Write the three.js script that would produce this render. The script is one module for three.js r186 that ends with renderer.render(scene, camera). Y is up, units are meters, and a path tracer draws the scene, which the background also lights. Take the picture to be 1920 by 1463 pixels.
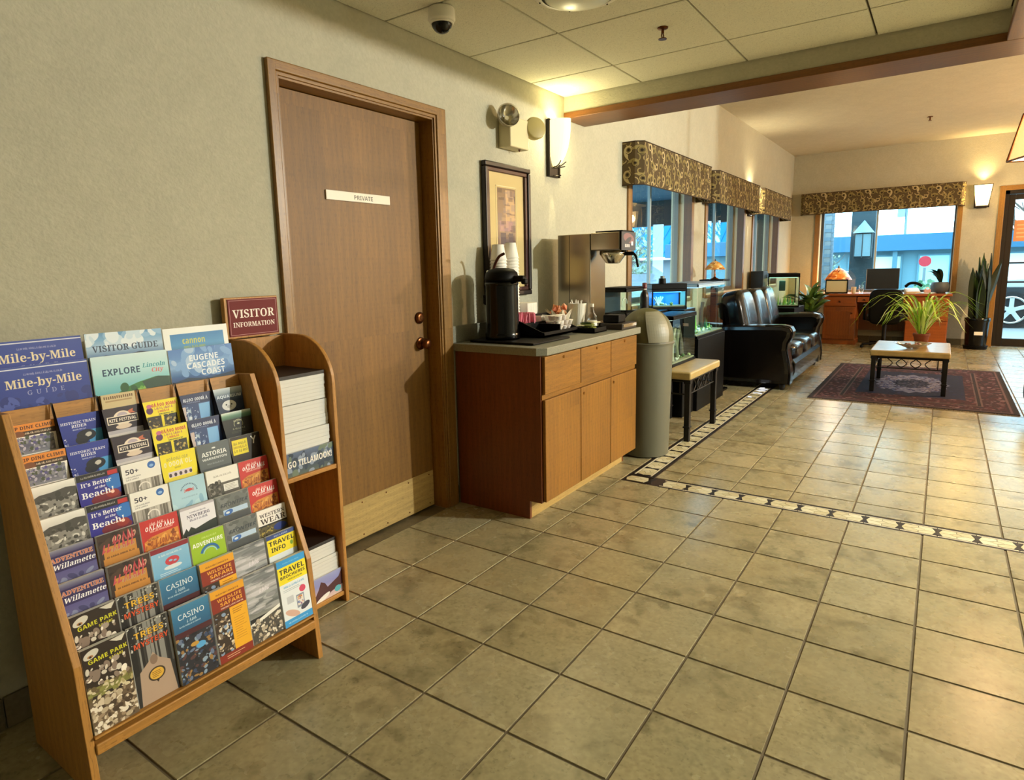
import * as THREE from 'three';
import { RoundedBoxGeometry } from 'three/addons/geometries/RoundedBoxGeometry.js';
import { mergeGeometries } from 'three/addons/utils/BufferGeometryUtils.js';
import { RectAreaLightUniformsLib } from 'three/addons/lights/RectAreaLightUniformsLib.js';

// ---------------------------------------------------------------- camera, sky, exposure, large lights
const scene = new THREE.Scene();
const camera = new THREE.PerspectiveCamera(2 * Math.atan(731.5 / 1183.285) * 180 / Math.PI, 1920 / 1463, 0.05, 200);
{
  const yaw = 0.614453, pitch = 0.156918, roll = -0.024178;
  const f = new THREE.Vector3(-Math.sin(yaw) * Math.cos(pitch), -Math.sin(pitch), -Math.cos(yaw) * Math.cos(pitch));
  const r0 = new THREE.Vector3(Math.cos(yaw), 0, -Math.sin(yaw)), u0 = new THREE.Vector3().crossVectors(r0, f);
  const r = r0.clone().multiplyScalar(Math.cos(roll)).addScaledVector(u0, Math.sin(roll));
  const u = r0.clone().multiplyScalar(-Math.sin(roll)).addScaledVector(u0, Math.cos(roll));
  camera.position.set(2.178, 1.305, 1.634);
  camera.quaternion.setFromRotationMatrix(new THREE.Matrix4().makeBasis(r, u, f.clone().negate()));
  camera.setViewOffset(1920, 1463, 27.86, 38.52, 1920, 1463);
  scene.add(camera);
}
const renderer = new THREE.WebGLRenderer({ antialias: true });
renderer.toneMapping = THREE.LinearToneMapping;
renderer.toneMappingExposure = 0.85;
renderer.shadowMap.enabled = true;
RectAreaLightUniformsLib.init();
scene.background = new THREE.Color().setRGB(0.5, 0.84, 1.0);      // overcast sky
scene.backgroundIntensity = 9.0;

// ---------------------------------------------------------------- helpers
function rng(seed) { let a = seed >>> 0; return () => { a = (a + 0x6d2b79f5) | 0; let t = Math.imul(a ^ (a >>> 15), 1 | a); t = (t + Math.imul(t ^ (t >>> 7), 61 | t)) ^ t; return ((t ^ (t >>> 14)) >>> 0) / 4294967296; }; }
const V3 = (x, y, z) => new THREE.Vector3(x, y, z);
const taken = new Map();
function numbered(name) { const n = taken.get(name) ?? 0; taken.set(name, n + 1); return n ? name + '_' + String(n).padStart(3, '0') : name; }
function thing(name, label, category, pos = [0, 0, 0], turn = 0, group) {
  const o = new THREE.Group(); o.name = numbered(name); scene.add(o);
  o.position.set(...pos); o.rotation.y = turn; o.userData = { label, category };
  if (group) o.userData.group = group;
  return o;
}
function part(name, geo, material, parent, label) {
  const m = new THREE.Mesh(geo, material); m.name = name; m.castShadow = m.receiveShadow = true; parent.add(m);
  if (label) m.userData.label = label;
  return m;
}
function single(name, geo, material, label, category, pos = [0, 0, 0], turn = 0, group) {
  const m = part(numbered(name), geo, material, scene); m.position.set(...pos); m.rotation.y = turn; m.userData = { label, category };
  if (group) m.userData.group = group;
  return m;
}
function structure(name, label) { const o = new THREE.Group(); o.name = name; o.userData = { kind: 'structure', label }; scene.add(o); return o; }
function copyOf(o, label) { const c = o.clone(); c.name = numbered(o.name.replace(/_\d{3}$/, '')); c.userData = { ...o.userData }; if (label) c.userData.label = label; scene.add(c); return c; }
// metre uv by the dominant direction of each face; the grain runs along axis g
function uvm(geo, g = 'y', off = 0) {
  const p = geo.attributes.position, n = geo.attributes.normal, a = new Float32Array(p.count * 2), ax = { x: 0, y: 1, z: 2 }[g];
  for (let i = 0; i < p.count; i++) {
    const N = [Math.abs(n.getX(i)), Math.abs(n.getY(i)), Math.abs(n.getZ(i))], P = [p.getX(i), p.getY(i), p.getZ(i)];
    const d = N.indexOf(Math.max(...N)), rest = [0, 1, 2].filter((k) => k !== d);
    const v = rest.includes(ax) ? ax : rest[1], u = rest.find((k) => k !== v);
    a[2 * i] = P[u] + off * 0.37 + d * 0.21; a[2 * i + 1] = P[v] + off * 0.61;
  }
  geo.setAttribute('uv', new THREE.BufferAttribute(a, 2)); return geo;
}
const box = (w, h, d, x = 0, y = 0, z = 0, r = 0, g = 'y', off = 0) => uvm((r ? new RoundedBoxGeometry(w, h, d, 2, Math.min(r, w / 2.01, h / 2.01, d / 2.01)) : new THREE.BoxGeometry(w, h, d)).translate(x, y, z), g, off);
// box from corner to corner
const bx = (x0, x1, y0, y1, z0, z1, r = 0, g = 'y', off = 0) => box(Math.abs(x1 - x0), Math.abs(y1 - y0), Math.abs(z1 - z0), (x0 + x1) / 2, (y0 + y1) / 2, (z0 + z1) / 2, r, g, off);
const cyl = (r0, r1, h, x = 0, y = 0, z = 0, s = 24) => new THREE.CylinderGeometry(r0, r1, h, s).translate(x, y, z);
const lathe = (pts, s = 32) => new THREE.LatheGeometry(pts.map(([x, y]) => new THREE.Vector2(x, y)), s);
const tube = (pts, r, s = 20, rs = 8, closed = false) => new THREE.TubeGeometry(new THREE.CatmullRomCurve3(pts.map((p) => V3(...p)), closed, 'centripetal'), s, r, rs, closed);
function bar(a, b, r, s = 8) {
  const A = V3(...a), B = V3(...b), d = B.clone().sub(A), g = new THREE.CylinderGeometry(r, r, d.length(), s);
  g.applyQuaternion(new THREE.Quaternion().setFromUnitVectors(V3(0, 1, 0), d.clone().normalize())); return g.translate(...A.add(B).multiplyScalar(0.5).toArray());
}
// extrude a profile given in (a, b) along the third axis: plane 'xy' -> along z from c0 to c1; 'zy' -> along x
function prism(pts, plane, c0, c1, bevel = 0, g = 'y', holes = []) {
  const mk = (q) => q.map(([a, b]) => new THREE.Vector2(plane === 'zy' ? -a : a, b)), s = new THREE.Shape(mk(pts));
  for (const h of holes) s.holes.push(new THREE.Path(mk(h)));
  const geo = new THREE.ExtrudeGeometry(s, { depth: Math.abs(c1 - c0) - 2 * bevel, bevelEnabled: bevel > 0, bevelSize: bevel, bevelThickness: bevel, bevelOffset: -bevel, bevelSegments: 2, curveSegments: 12 }).translate(0, 0, bevel);
  if (plane === 'zy') geo.rotateY(Math.PI / 2).translate(Math.min(c0, c1), 0, 0);
  else if (plane === 'xz') geo.rotateX(Math.PI / 2).translate(0, Math.max(c0, c1), 0);   // pts (x, z)
  else geo.translate(0, 0, Math.min(c0, c1));
  return uvm(geo, g);
}
const rect = (a0, a1, b0, b1) => [[a0, b0], [a1, b0], [a1, b1], [a0, b1]];
const merge = (gs) => mergeGeometries(gs.map((g) => { const q = g.index ? g.toNonIndexed() : g; for (const k of Object.keys(q.attributes)) if (!['position', 'normal', 'uv'].includes(k)) q.deleteAttribute(k); if (!q.attributes.uv) uvm(q); return q; }));
// cushion: a box whose faces swell
function pillow(w, h, d, x, y, z, e = 0.35, n = 10) {
  const g = new THREE.BoxGeometry(2, 2, 2, n, n, n), p = g.attributes.position;
  for (let i = 0; i < p.count; i++) {
    const a = [p.getX(i), p.getY(i), p.getZ(i)], m = Math.max(Math.abs(a[0]), Math.abs(a[1]), Math.abs(a[2]));
    const q = Math.pow(Math.pow(Math.abs(a[0]), 2 / e) + Math.pow(Math.abs(a[1]), 2 / e) + Math.pow(Math.abs(a[2]), 2 / e), e / 2), s = m / q;
    p.setXYZ(i, a[0] * s * w / 2, a[1] * s * h / 2, a[2] * s * d / 2);
  }
  g.computeVertexNormals(); return uvm(g.translate(x, y, z));
}

// ---------------------------------------------------------------- textures
function noiseGrid(seed, n) { const r = rng(seed), a = new Float32Array(n * n); for (let i = 0; i < n * n; i++) a[i] = r(); return (x, y) => { const X = ((x % n) + n) % n, Y = ((y % n) + n) % n, x0 = X | 0, y0 = Y | 0, fx = X - x0, fy = Y - y0, x1 = (x0 + 1) % n, y1 = (y0 + 1) % n, sx = fx * fx * (3 - 2 * fx), sy = fy * fy * (3 - 2 * fy); return (a[y0 * n + x0] * (1 - sx) + a[y0 * n + x1] * sx) * (1 - sy) + (a[y1 * n + x0] * (1 - sx) + a[y1 * n + x1] * sx) * sy; }; }
function fbm(seed, size, base, oct, gain = 0.5) {   // tiling over size
  const ns = []; for (let k = 0; k < oct; k++) ns.push(noiseGrid(seed + k * 17, base << k));
  return (x, y) => { let s = 0, a = 1, t = 0; for (let k = 0; k < oct; k++) { const f = (base << k) / size; s += a * ns[k](x * f, y * f); t += a; a *= gain; } return s / t; };
}
function dataTex(w, h, fn, srgb = true, rep) {
  const d = new Uint8Array(w * h * 4);
  for (let y = 0; y < h; y++) for (let x = 0; x < w; x++) { const c = fn(x, y), i = (y * w + x) * 4; for (let k = 0; k < 3; k++) d[i + k] = Math.max(0, Math.min(255, Array.isArray(c) ? c[k] : c)); d[i + 3] = 255; }
  const t = new THREE.DataTexture(d, w, h); t.wrapS = t.wrapT = THREE.RepeatWrapping; t.magFilter = THREE.LinearFilter; t.minFilter = THREE.LinearMipmapLinearFilter; t.generateMipmaps = true;
  if (srgb) t.colorSpace = THREE.SRGBColorSpace; if (rep) t.repeat.set(...rep); t.needsUpdate = true; return t;
}
function canvasTex(w, h, draw, rep) {
  const c = document.createElement('canvas'); c.width = w; c.height = h; const g = c.getContext('2d'); draw(g, w, h);
  const t = new THREE.CanvasTexture(c); t.colorSpace = THREE.SRGBColorSpace; t.anisotropy = 8;
  if (rep) { t.wrapS = t.wrapT = THREE.RepeatWrapping; t.repeat.set(...rep); }
  return t;
}
const clampB = (v) => Math.max(0, Math.min(255, v));
// oak: fine pores along v over soft wide figure, near white so that the material's colour tints it
function oakTex(seed, strength = 1) {
  const W = 512, H = 1024, wide = fbm(seed, W, 4, 4), fine = noiseGrid(seed + 5, 256), pore = noiseGrid(seed + 9, 512), fig = fbm(seed + 40, W, 3, 3);
  return dataTex(W, H, (x, y) => {
    const yy = y / 2, bend = fig(x, yy * 0.35) * 60, ring = 0.5 + 0.5 * Math.sin((x + bend) * 0.16 + wide(x, yy * 0.25) * 9);
    const s = 218 + strength * (22 * (wide(x, yy * 0.3) - 0.5) * 2 + 12 * (ring - 0.5) + 20 * (fine(x * 0.5, y * 0.02) - 0.5)) - strength * (pore(x, y * 0.045) > 0.86 ? 34 : 0);
    return [s + 6, s - 2, s - 14];
  }, true, [1 / 0.5, 1 / 1.0]);
}
const T = {};
T.oakA = oakTex(11); T.oakB = oakTex(77, 1.3);
{
  const n1 = fbm(5, 512, 64, 3), n2 = fbm(9, 512, 8, 3);
  T.wall = dataTex(512, 512, (x, y) => { const s = 236 + 10 * (n2(x, y) - 0.5) + 16 * (n1(x, y) - 0.5); return [s, s, s]; }, true, [1 / 0.8, 1 / 0.8]);
  T.wallBump = dataTex(512, 512, (x, y) => 255 * n1(x, y), false, [1 / 0.5, 1 / 0.5]);
}
{
  const a = fbm(21, 1024, 8, 5, 0.6), b = fbm(33, 1024, 24, 4, 0.6), c = fbm(51, 1024, 6, 3), d = fbm(61, 1024, 128, 2), e = fbm(71, 1024, 40, 3, 0.6);
  T.tile = dataTex(1024, 1024, (x, y) => {
    let s = 206 + 30 * (a(x, y) - 0.5) + 34 * (d(x, y) - 0.5);
    const q0 = b(x, y) * 0.46 + c(x, y) * 0.3 + e(x, y) * 0.14 + d(x, y) * 0.1, q1 = Math.max(0, Math.min(1, (q0 - 0.5) / 0.2)), blotch = q1 * q1 * (3 - 2 * q1), vein = d(y, x) > 0.74 ? 18 : 0;
    s -= 40 * blotch + vein * 0.8; const q = (c(y, x) - 0.5) * 8;
    return [s + 2 + q, s - 1, s - 18 - q];
  }, true, [1 / 1.5, 1 / 1.5]);
  T.tileRough = dataTex(512, 512, (x, y) => 160 + 50 * (a(x * 2, y * 2) - 0.4), false, [1 / 1.5, 1 / 1.5]);
  T.tileBump = dataTex(1024, 1024, (x, y) => 255 * (0.7 * a(x, y) + 0.3 * e(x, y)), false, [1 / 1.5, 1 / 1.5]);
}
{
  const r = rng(8), n = fbm(14, 512, 128, 2), spots = new Float32Array(512 * 512);
  for (let i = 0; i < 2600; i++) { const x = r() * 512 | 0, y = r() * 512 | 0, q = r() < 0.3 ? 2 : 1; for (let a = 0; a < q; a++) for (let b = 0; b < q; b++) spots[((y + b) % 512) * 512 + (x + a) % 512] = 1; }
  T.ceil = dataTex(512, 512, (x, y) => { const s = 232 + 18 * (n(x, y) - 0.5) - 70 * spots[y * 512 + x]; return [s, s, s - 6]; }, true, [1 / 0.62, 1 / 0.62]);
  T.ceilBump = dataTex(512, 512, (x, y) => 170 * n(x, y) + 60 - 60 * spots[y * 512 + x], false, [1 / 0.62, 1 / 0.62]);
  T.laminate = dataTex(256, 256, (x, y) => { const s = 190 + 60 * (n(x * 2, y * 2) - 0.5); return [s, s + 1, s - 3]; }, true, [1 / 0.25, 1 / 0.25]);
  T.stone = dataTex(512, 512, (x, y) => { const s = 205 + 60 * (fbmStone(x, y) - 0.5) + 14 * (n(x, y) - 0.5); return [s, s - 10, s - 42]; }, true, [1 / 0.7, 1 / 0.7]);
  T.leather = dataTex(512, 512, (x, y) => 255 * n(x * 1, y * 1), false, [1 / 0.35, 1 / 0.35]);
}
function fbmStone(x, y) { fbmStone.f ??= fbm(90, 512, 6, 5, 0.6); return fbmStone.f(x, y); }
T.paper = dataTex(64, 256, (x, y) => { const k = ((y * 7919) % 13) / 13, s = 232 + 14 * (k - 0.5); return [s, s, s]; }, true, [1 / 0.2, 1 / 0.05]);
// valance fabric: paisley commas and scrolls
T.valance = canvasTex(512, 512, (g, w, h) => {
  g.fillStyle = '#574a33'; g.fillRect(0, 0, w, h); const r = rng(4), pale = ['#b4a680', '#a09468', '#c6ba98', '#8e8458'];
  const all = (x0, y0, f) => { for (const ox of [-w, 0, w]) for (const oy of [-h, 0, h]) { const x = x0 + ox, y = y0 + oy; if (x < -90 || y < -90 || x > w + 90 || y > h + 90) continue; g.save(); g.translate(x, y); f(); g.restore(); } };
  for (let j = 0; j < 6; j++) for (let i = 0; i < 6; i++) {
    const x = (i + 0.5 * (j % 2) + (r() - 0.5) * 0.3) * w / 6, y = (j + (r() - 0.5) * 0.3) * h / 6, a = r() * 6.28, s = 46 + r() * 12, c = pale[(r() * 4) | 0], c2 = pale[(r() * 4) | 0];
    all(x, y, () => { g.rotate(a); g.fillStyle = c; g.beginPath(); g.moveTo(-s * 0.2, -s); g.bezierCurveTo(s * 0.95, -s * 0.55, s * 0.85, s * 0.75, 0, s * 0.72); g.bezierCurveTo(-s * 0.75, s * 0.6, -s * 0.45, -s * 0.1, s * 0.05, -s * 0.2); g.bezierCurveTo(s * 0.1, -s * 0.6, 0, -s * 0.8, -s * 0.2, -s); g.fill(); g.fillStyle = '#6d6242'; g.beginPath(); g.ellipse(s * 0.06, s * 0.22, s * 0.3, s * 0.3, 0, 0, 7); g.fill(); g.fillStyle = '#241a0f'; g.beginPath(); g.arc(s * 0.06, s * 0.24, s * 0.17, 0, 7); g.fill(); g.strokeStyle = '#2e2314'; g.lineWidth = 3; g.beginPath(); g.arc(s * 0.04, s * 0.2, s * 0.44, 2.2, 5.6); g.stroke(); });
    all(x + w / 12, y + h / 12, () => { g.rotate(a + 2); g.strokeStyle = c2; g.lineCap = 'round'; g.lineWidth = 7; g.beginPath(); for (let t = 0; t < 4.2; t += 0.2) { const q = s * 0.62 * (1 - t / 5.6); g.lineTo(Math.cos(t) * q, Math.sin(t) * q); } g.stroke(); });
  }
}, [1 / 0.62, 1 / 0.62]);

// ---------------------------------------------------------------- materials
const std = (color, roughness = 0.7, o = {}) => new THREE.MeshStandardMaterial({ color, roughness, metalness: 0, ...o });
const phys = (color, roughness, o = {}) => new THREE.MeshPhysicalMaterial({ color, roughness, ...o });
const M = {
  wall: std('#c0bca6', 0.85, { map: T.wall, bumpMap: T.wallBump, bumpScale: 0.0012 }),
  ceil: std('#edeada', 0.95, { map: T.ceil, bumpMap: T.ceilBump, bumpScale: 0.0015 }),
  ceilFar: std('#dcd4bc', 0.9, { map: T.wall, bumpMap: T.wallBump, bumpScale: 0.0015 }),
  ceilGrid: std('#cfcab2', 0.7),
  groove: std('#3c3526', 0.95),
  tiles: ['#bfb496', '#b9ae90', '#c4b99c', '#bcb192'].map((c) => std(c, 0.42, { map: T.tile, bumpMap: T.tileBump, bumpScale: 0.0008, roughnessMap: T.tileRough })),
  grout: std('#6a5e49', 0.95),
  baseTile: std('#7d715a', 0.5, { map: T.tile }),
  oakDoor: std('#8c6628', 0.55, { map: T.oakA }),
  oakTrim: std('#9c7536', 0.4, { map: T.oakB }),
  oakDark: std('#7d5120', 0.4, { map: T.oakB }),
  oakCab: std('#97691e', 0.4, { map: T.oakB }),
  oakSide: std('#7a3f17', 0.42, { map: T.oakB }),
  oakRack: std('#c8944a', 0.5, { map: T.oakA }),
  oakDesk: std('#a85c22', 0.38, { map: T.oakB }),
  walnut: std('#20120c', 0.4, { map: T.oakB }),
  laminate: std('#a8a695', 0.45, { map: T.laminate }),
  black: phys('#050505', 0.5, { specularIntensity: 0.3 }), blackGloss: phys('#030304', 0.2, { specularIntensity: 0.5, clearcoat: 0.15, clearcoatRoughness: 0.05 }), iron: std('#16120f', 0.5, { metalness: 0.4 }),
  darkBronze: std('#1d150f', 0.45, { metalness: 0.3 }),
  steel: std('#958b7a', 0.2, { metalness: 1 }), chrome: std('#d8d4cc', 0.12, { metalness: 1 }), brass: std('#a8814a', 0.25, { metalness: 1 }), bronze: std('#6a3d20', 0.3, { metalness: 0.9 }),
  whitePlastic: std('#e2ded0', 0.4), cream: std('#ddd0ae', 0.5), paper: std('#eeeeea', 0.8, { map: T.paper }), white: std('#ece9e0', 0.6), beigePlastic: std('#d6caa0', 0.5),
  leather: phys('#060302', 0.24, { specularIntensity: 0.3, bumpMap: T.leather, bumpScale: 0.0008, clearcoat: 0.5, clearcoatRoughness: 0.14 }),
  stone: std('#d6c294', 0.3, { map: T.stone }),
  valance: std('#e4dcc8', 0.95, { map: T.valance }),
  bin: std('#5e5d4c', 0.5), binLid: std('#56532e', 0.5), binFlap: std('#85826f', 0.45),
  pane: phys('#ffffff', 0.02, { transmission: 1, thickness: 0, ior: 1.45 }),
  tankGlass: phys('#e9fbf6', 0.02, { transmission: 1, thickness: 0, ior: 1.3 }),
  clearGlass: phys('#ffffff', 0.03, { transmission: 1, thickness: 0.02, ior: 1.45 }),
  leaf: std('#35501f', 0.5, { side: THREE.DoubleSide }), leafDark: std('#16240f', 0.45, { side: THREE.DoubleSide }), leafLight: std('#8fb43c', 0.5, { side: THREE.DoubleSide }),
  terracotta: std('#7a3b1e', 0.8), soil: std('#21170f', 1),
};
const glow = (hex, k, base = '#fff3d6') => new THREE.MeshStandardMaterial({ color: base, roughness: 0.5, emissive: new THREE.Color(hex), emissiveIntensity: k });
function pointLight(parent, color, cd, pos, size = 3) { const l = new THREE.PointLight(color, cd, 0, 2); l.position.set(...pos); l.castShadow = true; l.shadow.radius = size; parent.add(l); return l; }
function spotLight(parent, color, cd, pos, to, angle, pen = 0.6, size = 2) { const l = new THREE.SpotLight(color, cd, 0, angle, pen, 2); l.position.set(...pos); l.target.position.set(...to); l.castShadow = true; l.shadow.radius = size; parent.add(l, l.target); return l; }
// ---------------------------------------------------------------- the room
const TS = 0.3115, CH = 2.436, HC = 3.05, ZF = -10.2, ZB = 7.0, XR = 9.6, ZH = -2.31, XH = 2.35;
const WZ = [0, 1, 2].map((i) => [-3.42 - 2.07 * i, -4.97 - 2.07 * i]), WY = [0.97, 2.12];
{
  const w = structure('wall_left', 'beige textured wall with the oak door and three windows');
  part('plaster', prism(rect(ZF - 0.2, ZB + 0.2, -0.1, HC + 0.1), 'zy', -0.2, 0, 0, 'y', [rect(-0.93, -0.02, -0.05, 2.067), ...WZ.map(([a, b]) => rect(b, a, ...WY))]), M.wall, w);
  const f = structure('wall_far', 'beige wall with the wide window and the glass door');
  part('plaster', prism(rect(0, XR, -0.1, HC + 0.1), 'xy', ZF - 0.2, ZF, 0, 'y', [rect(0.435, 2.275, 0.8, 2.14), rect(2.82, 3.78, -0.05, 2.25)]), M.wall, f);
  part('plaster', prism(rect(ZF - 0.2, ZB + 0.2, -0.1, HC + 0.1), 'zy', XR, XR + 0.2, 0, 'y', [rect(-9.4, -5.2, 0.35, 2.4)]), M.wall, structure('wall_right', 'plain beige wall with the lobby front window'));
  const w5 = structure('window_5', 'lobby front window in the right wall'); part('pane', new THREE.PlaneGeometry(4.1, 1.97).rotateY(Math.PI / 2).translate(XR + 0.1, 1.375, -7.3), M.pane, w5); part('frame', merge([-9.4, -8.0, -6.6, -5.2].map((z) => bx(XR + 0.06, XR + 0.14, 0.35, 2.4, z - 0.03, z + 0.03)).concat([bx(XR + 0.06, XR + 0.14, 0.35, 0.4, -9.4, -5.2), bx(XR + 0.06, XR + 0.14, 2.35, 2.4, -9.4, -5.2)])), M.darkBronze, w5);
  part('plaster', bx(3.6, XR, 0, HC, -4.15, -4.0), M.wall, structure('wall_partition', 'plain beige partition between reception and lobby'));
  part('plaster', bx(0, XR, -0.1, HC + 0.1, ZB, ZB + 0.2), M.wall, structure('wall_back', 'plain beige wall behind the brochure corner'));
}
// floor of single tiles
{
  const fl = structure('floor', 'beige stone-look ceramic floor tiles with a mosaic border');
  part('grout_bed', bx(0, XR, -0.12, -0.003, ZF, ZB, 0, 'z'), M.grout, fl);
  const r = rng(3), cells = [], g = 0.003, bev = 0.0022;
  camera.updateMatrixWorld(true); camera.updateProjectionMatrix();
  const proj = (x, z) => V3(x, 0, z).project(camera), behind = (x, z) => V3(x, 0, z).applyMatrix4(camera.matrixWorldInverse).z > -0.1;
  for (let k = 0; k < 31; k++) for (let j = -23; j < 33; j++) {
    let x0 = k * TS, x1 = Math.min(XR, x0 + TS), z1 = -j * TS, z0 = z1 - TS; z0 = Math.max(z0, ZF); z1 = Math.min(z1, ZB); if (z1 - z0 < 0.03 || x1 - x0 < 0.03) continue;
    if (k === 2 && j >= 6 && j < 24) x0 = 0.789;
    if (k >= 2 && j === 6) z1 = -2.012;
    let area = 0; const cs = [[x0, z0], [x1, z0], [x1, z1], [x0, z1]];
    if (!cs.some(([a, b]) => behind(a, b))) { const q = cs.map(([a, b]) => proj(a, b)); if (q.some((p) => Math.abs(p.x) < 1 && Math.abs(p.y) < 1)) for (let i = 0; i < 4; i++) area += q[i].x * q[(i + 1) % 4].y - q[(i + 1) % 4].x * q[i].y; }
    cells.push([x0 + g, x1 - g, z0 + g, z1 - g, Math.abs(area), r() * 3, r() * 3, r() * 4 | 0, (r() - 0.5) * 0.0005, (r() - 0.5) * 0.0004]);
  }
  cells.sort((a, b) => b[4] - a[4]);
  const tileGeo = ([x0, x1, z0, z1, , u, v, , t, dy]) => {   // top face, bevel, a slight lean of its own
    const P = [], U = [], Y = (x, z) => dy + t * ((x - x0) / (x1 - x0) - 0.5), q = (a, b, c, d) => { for (const [x, y, z] of [a, b, c, a, c, d]) { P.push(x, y, z); U.push(x + u, z + v); } };
    const A = [x0 + bev, z0 + bev], B = [x1 - bev, z0 + bev], C = [x1 - bev, z1 - bev], D = [x0 + bev, z1 - bev], top = [A, B, C, D].map(([x, z]) => [x, Y(x, z), z]);
    const low = [[x0, z0], [x1, z0], [x1, z1], [x0, z1]].map(([x, z]) => [x, -0.006, z]);
    q(top[3], top[2], top[1], top[0]); for (let i = 0; i < 4; i++) q(low[i], top[i], top[(i + 1) % 4], low[(i + 1) % 4]);
    const geo = new THREE.BufferGeometry(); geo.setAttribute('position', new THREE.Float32BufferAttribute(P, 3)); geo.setAttribute('uv', new THREE.Float32BufferAttribute(U, 2)); geo.computeVertexNormals(); return geo;
  };
  cells.slice(0, 300).forEach((c) => part('floor_tile', tileGeo(c), M.tiles[c[7]], fl));
  const rest = part('tile_field', mergeGeometries(cells.slice(300).map(tileGeo)), M.tiles[0], fl); rest.userData.kind = 'stuff';
  // mosaic border: dark liners, pale strips and, on a dark bed, petals round a diamond that leave dark hourglasses
  const dark = std('#120806', 0.5), pale = ['#d6cda6', '#cbc096', '#dfd8b6'].map((c) => std(c, 0.35, { map: T.wall })), bone = std('#cdc4aa', 0.4);
  part('border_bed', merge([bx(0.626, 0.788, -0.01, -0.0022, -7.47, -1.862), bx(0.626, XR, -0.01, -0.0022, -2.01, -1.862)]), std('#2a1a13', 0.6), fl);
  const flat = (pts, y = 0.0004) => { const s = new THREE.Shape(pts.map(([a, b]) => new THREE.Vector2(a, b))); return new THREE.ExtrudeGeometry(s, { depth: 0.004, bevelEnabled: false }).rotateX(-Math.PI / 2).translate(0, y - 0.004, 0); };
  const gp = 0.0012, petal = [[-0.055, 0.043], [-gp, 0.043], [-gp, 0.0215], [-0.029, gp], [-0.069, gp]];
  const shapes = [petal, petal.map(([a, b]) => [-a, b]).reverse(), petal.map(([a, b]) => [-a, -b]), petal.map(([a, b]) => [a, -b]).reverse(), [[-0.026, 0], [0, -0.019], [0.026, 0], [0, 0.019]]].map((p) => uvm(flat(p)));
  const glass = [uvm(flat([[-0.019, 0.043], [-0.005, 0], [-0.019, -0.043], [0.019, -0.043], [0.005, 0], [0.019, 0.043]]))];
  const U = 0.1527, put = (x, z, turn) => {
    shapes.forEach((s, i) => { const m = part(i < 4 ? 'border_petal' : 'border_diamond', s, pale[(i + Math.round(x * 31 + z * 17) + 60) % 3], fl); m.position.set(x, 0, z); m.rotation.y = turn; });
  };
  const hg = (x, z, turn) => { const m = part('border_hourglass', glass[0], dark, fl); m.position.set(x, 0, z); m.rotation.y = turn; };
  const liner = uvm(flat(rect(-0.0755, 0.0755, -0.0078, 0.0078))), strip = uvm(flat(rect(-0.0745, 0.0745, -0.0045, 0.0045)));
  const edge = (x, z, turn) => { for (const s of [-1, 1]) { const a = part('border_liner', liner, dark, fl), b = part('border_strip', strip, bone, fl), o = [0.0665, 0.0525]; [a, b].forEach((m, i) => { m.rotation.y = turn; m.position.set(x + (turn ? s * o[i] : 0), 0, z + (turn ? 0 : s * o[i])); }); } };
  for (let i = 0; i < 26; i++) { const x = 0.941 + U * i; put(x, -1.936, 0); hg(x + U / 2, -1.936, 0); edge(x, -1.936, 0); }
  for (let i = 0; i < 22; i++) { const z = -2.1 - U * i; put(0.707, z, Math.PI / 2); hg(0.707, z - U / 2, Math.PI / 2); edge(0.707, z, Math.PI / 2); }
  put(0.707, -1.936, 0); hg(0.707 + U / 2 + 0.01, -1.936, 0); hg(0.707, -1.936 - U / 2 - 0.008, Math.PI / 2);
  for (const [x, z] of [[0.64, -1.87], [0.775, -1.87], [0.64, -2.003], [0.775, -2.003]]) part('border_corner', uvm(flat(rect(-0.014, 0.014, -0.008, 0.008)).translate(x, 0, z)), dark, fl);
}
// tile baseboard
{
  const b = structure('baseboard_left', 'dark tile baseboard along the wall');
  for (const [a, z] of [[ZB, 0.05], [-1.04, ZF]]) { let p = a, i = 0; while (p > z + 0.02) { const q = Math.max(z, p - 0.31); part('base_tile', bx(0.0005, 0.011, 0.001, 0.1, q + 0.0015, p - 0.0015, 0.003, 'z', i++), M.baseTile, b); p = q; } }
  const c = structure('baseboard_far', 'dark tile baseboard under the far window');
  for (const [a, z] of [[0.012, 2.75], [3.85, XR]]) { let p = a, i = 0; while (p < z - 0.02) { const q = Math.min(z, p + 0.31); part('base_tile', bx(p + 0.0015, q - 0.0015, 0.001, 0.1, ZF + 0.0005, ZF + 0.011, 0.003, 'x', i++), M.baseTile, c); p = q; } }
}
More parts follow.
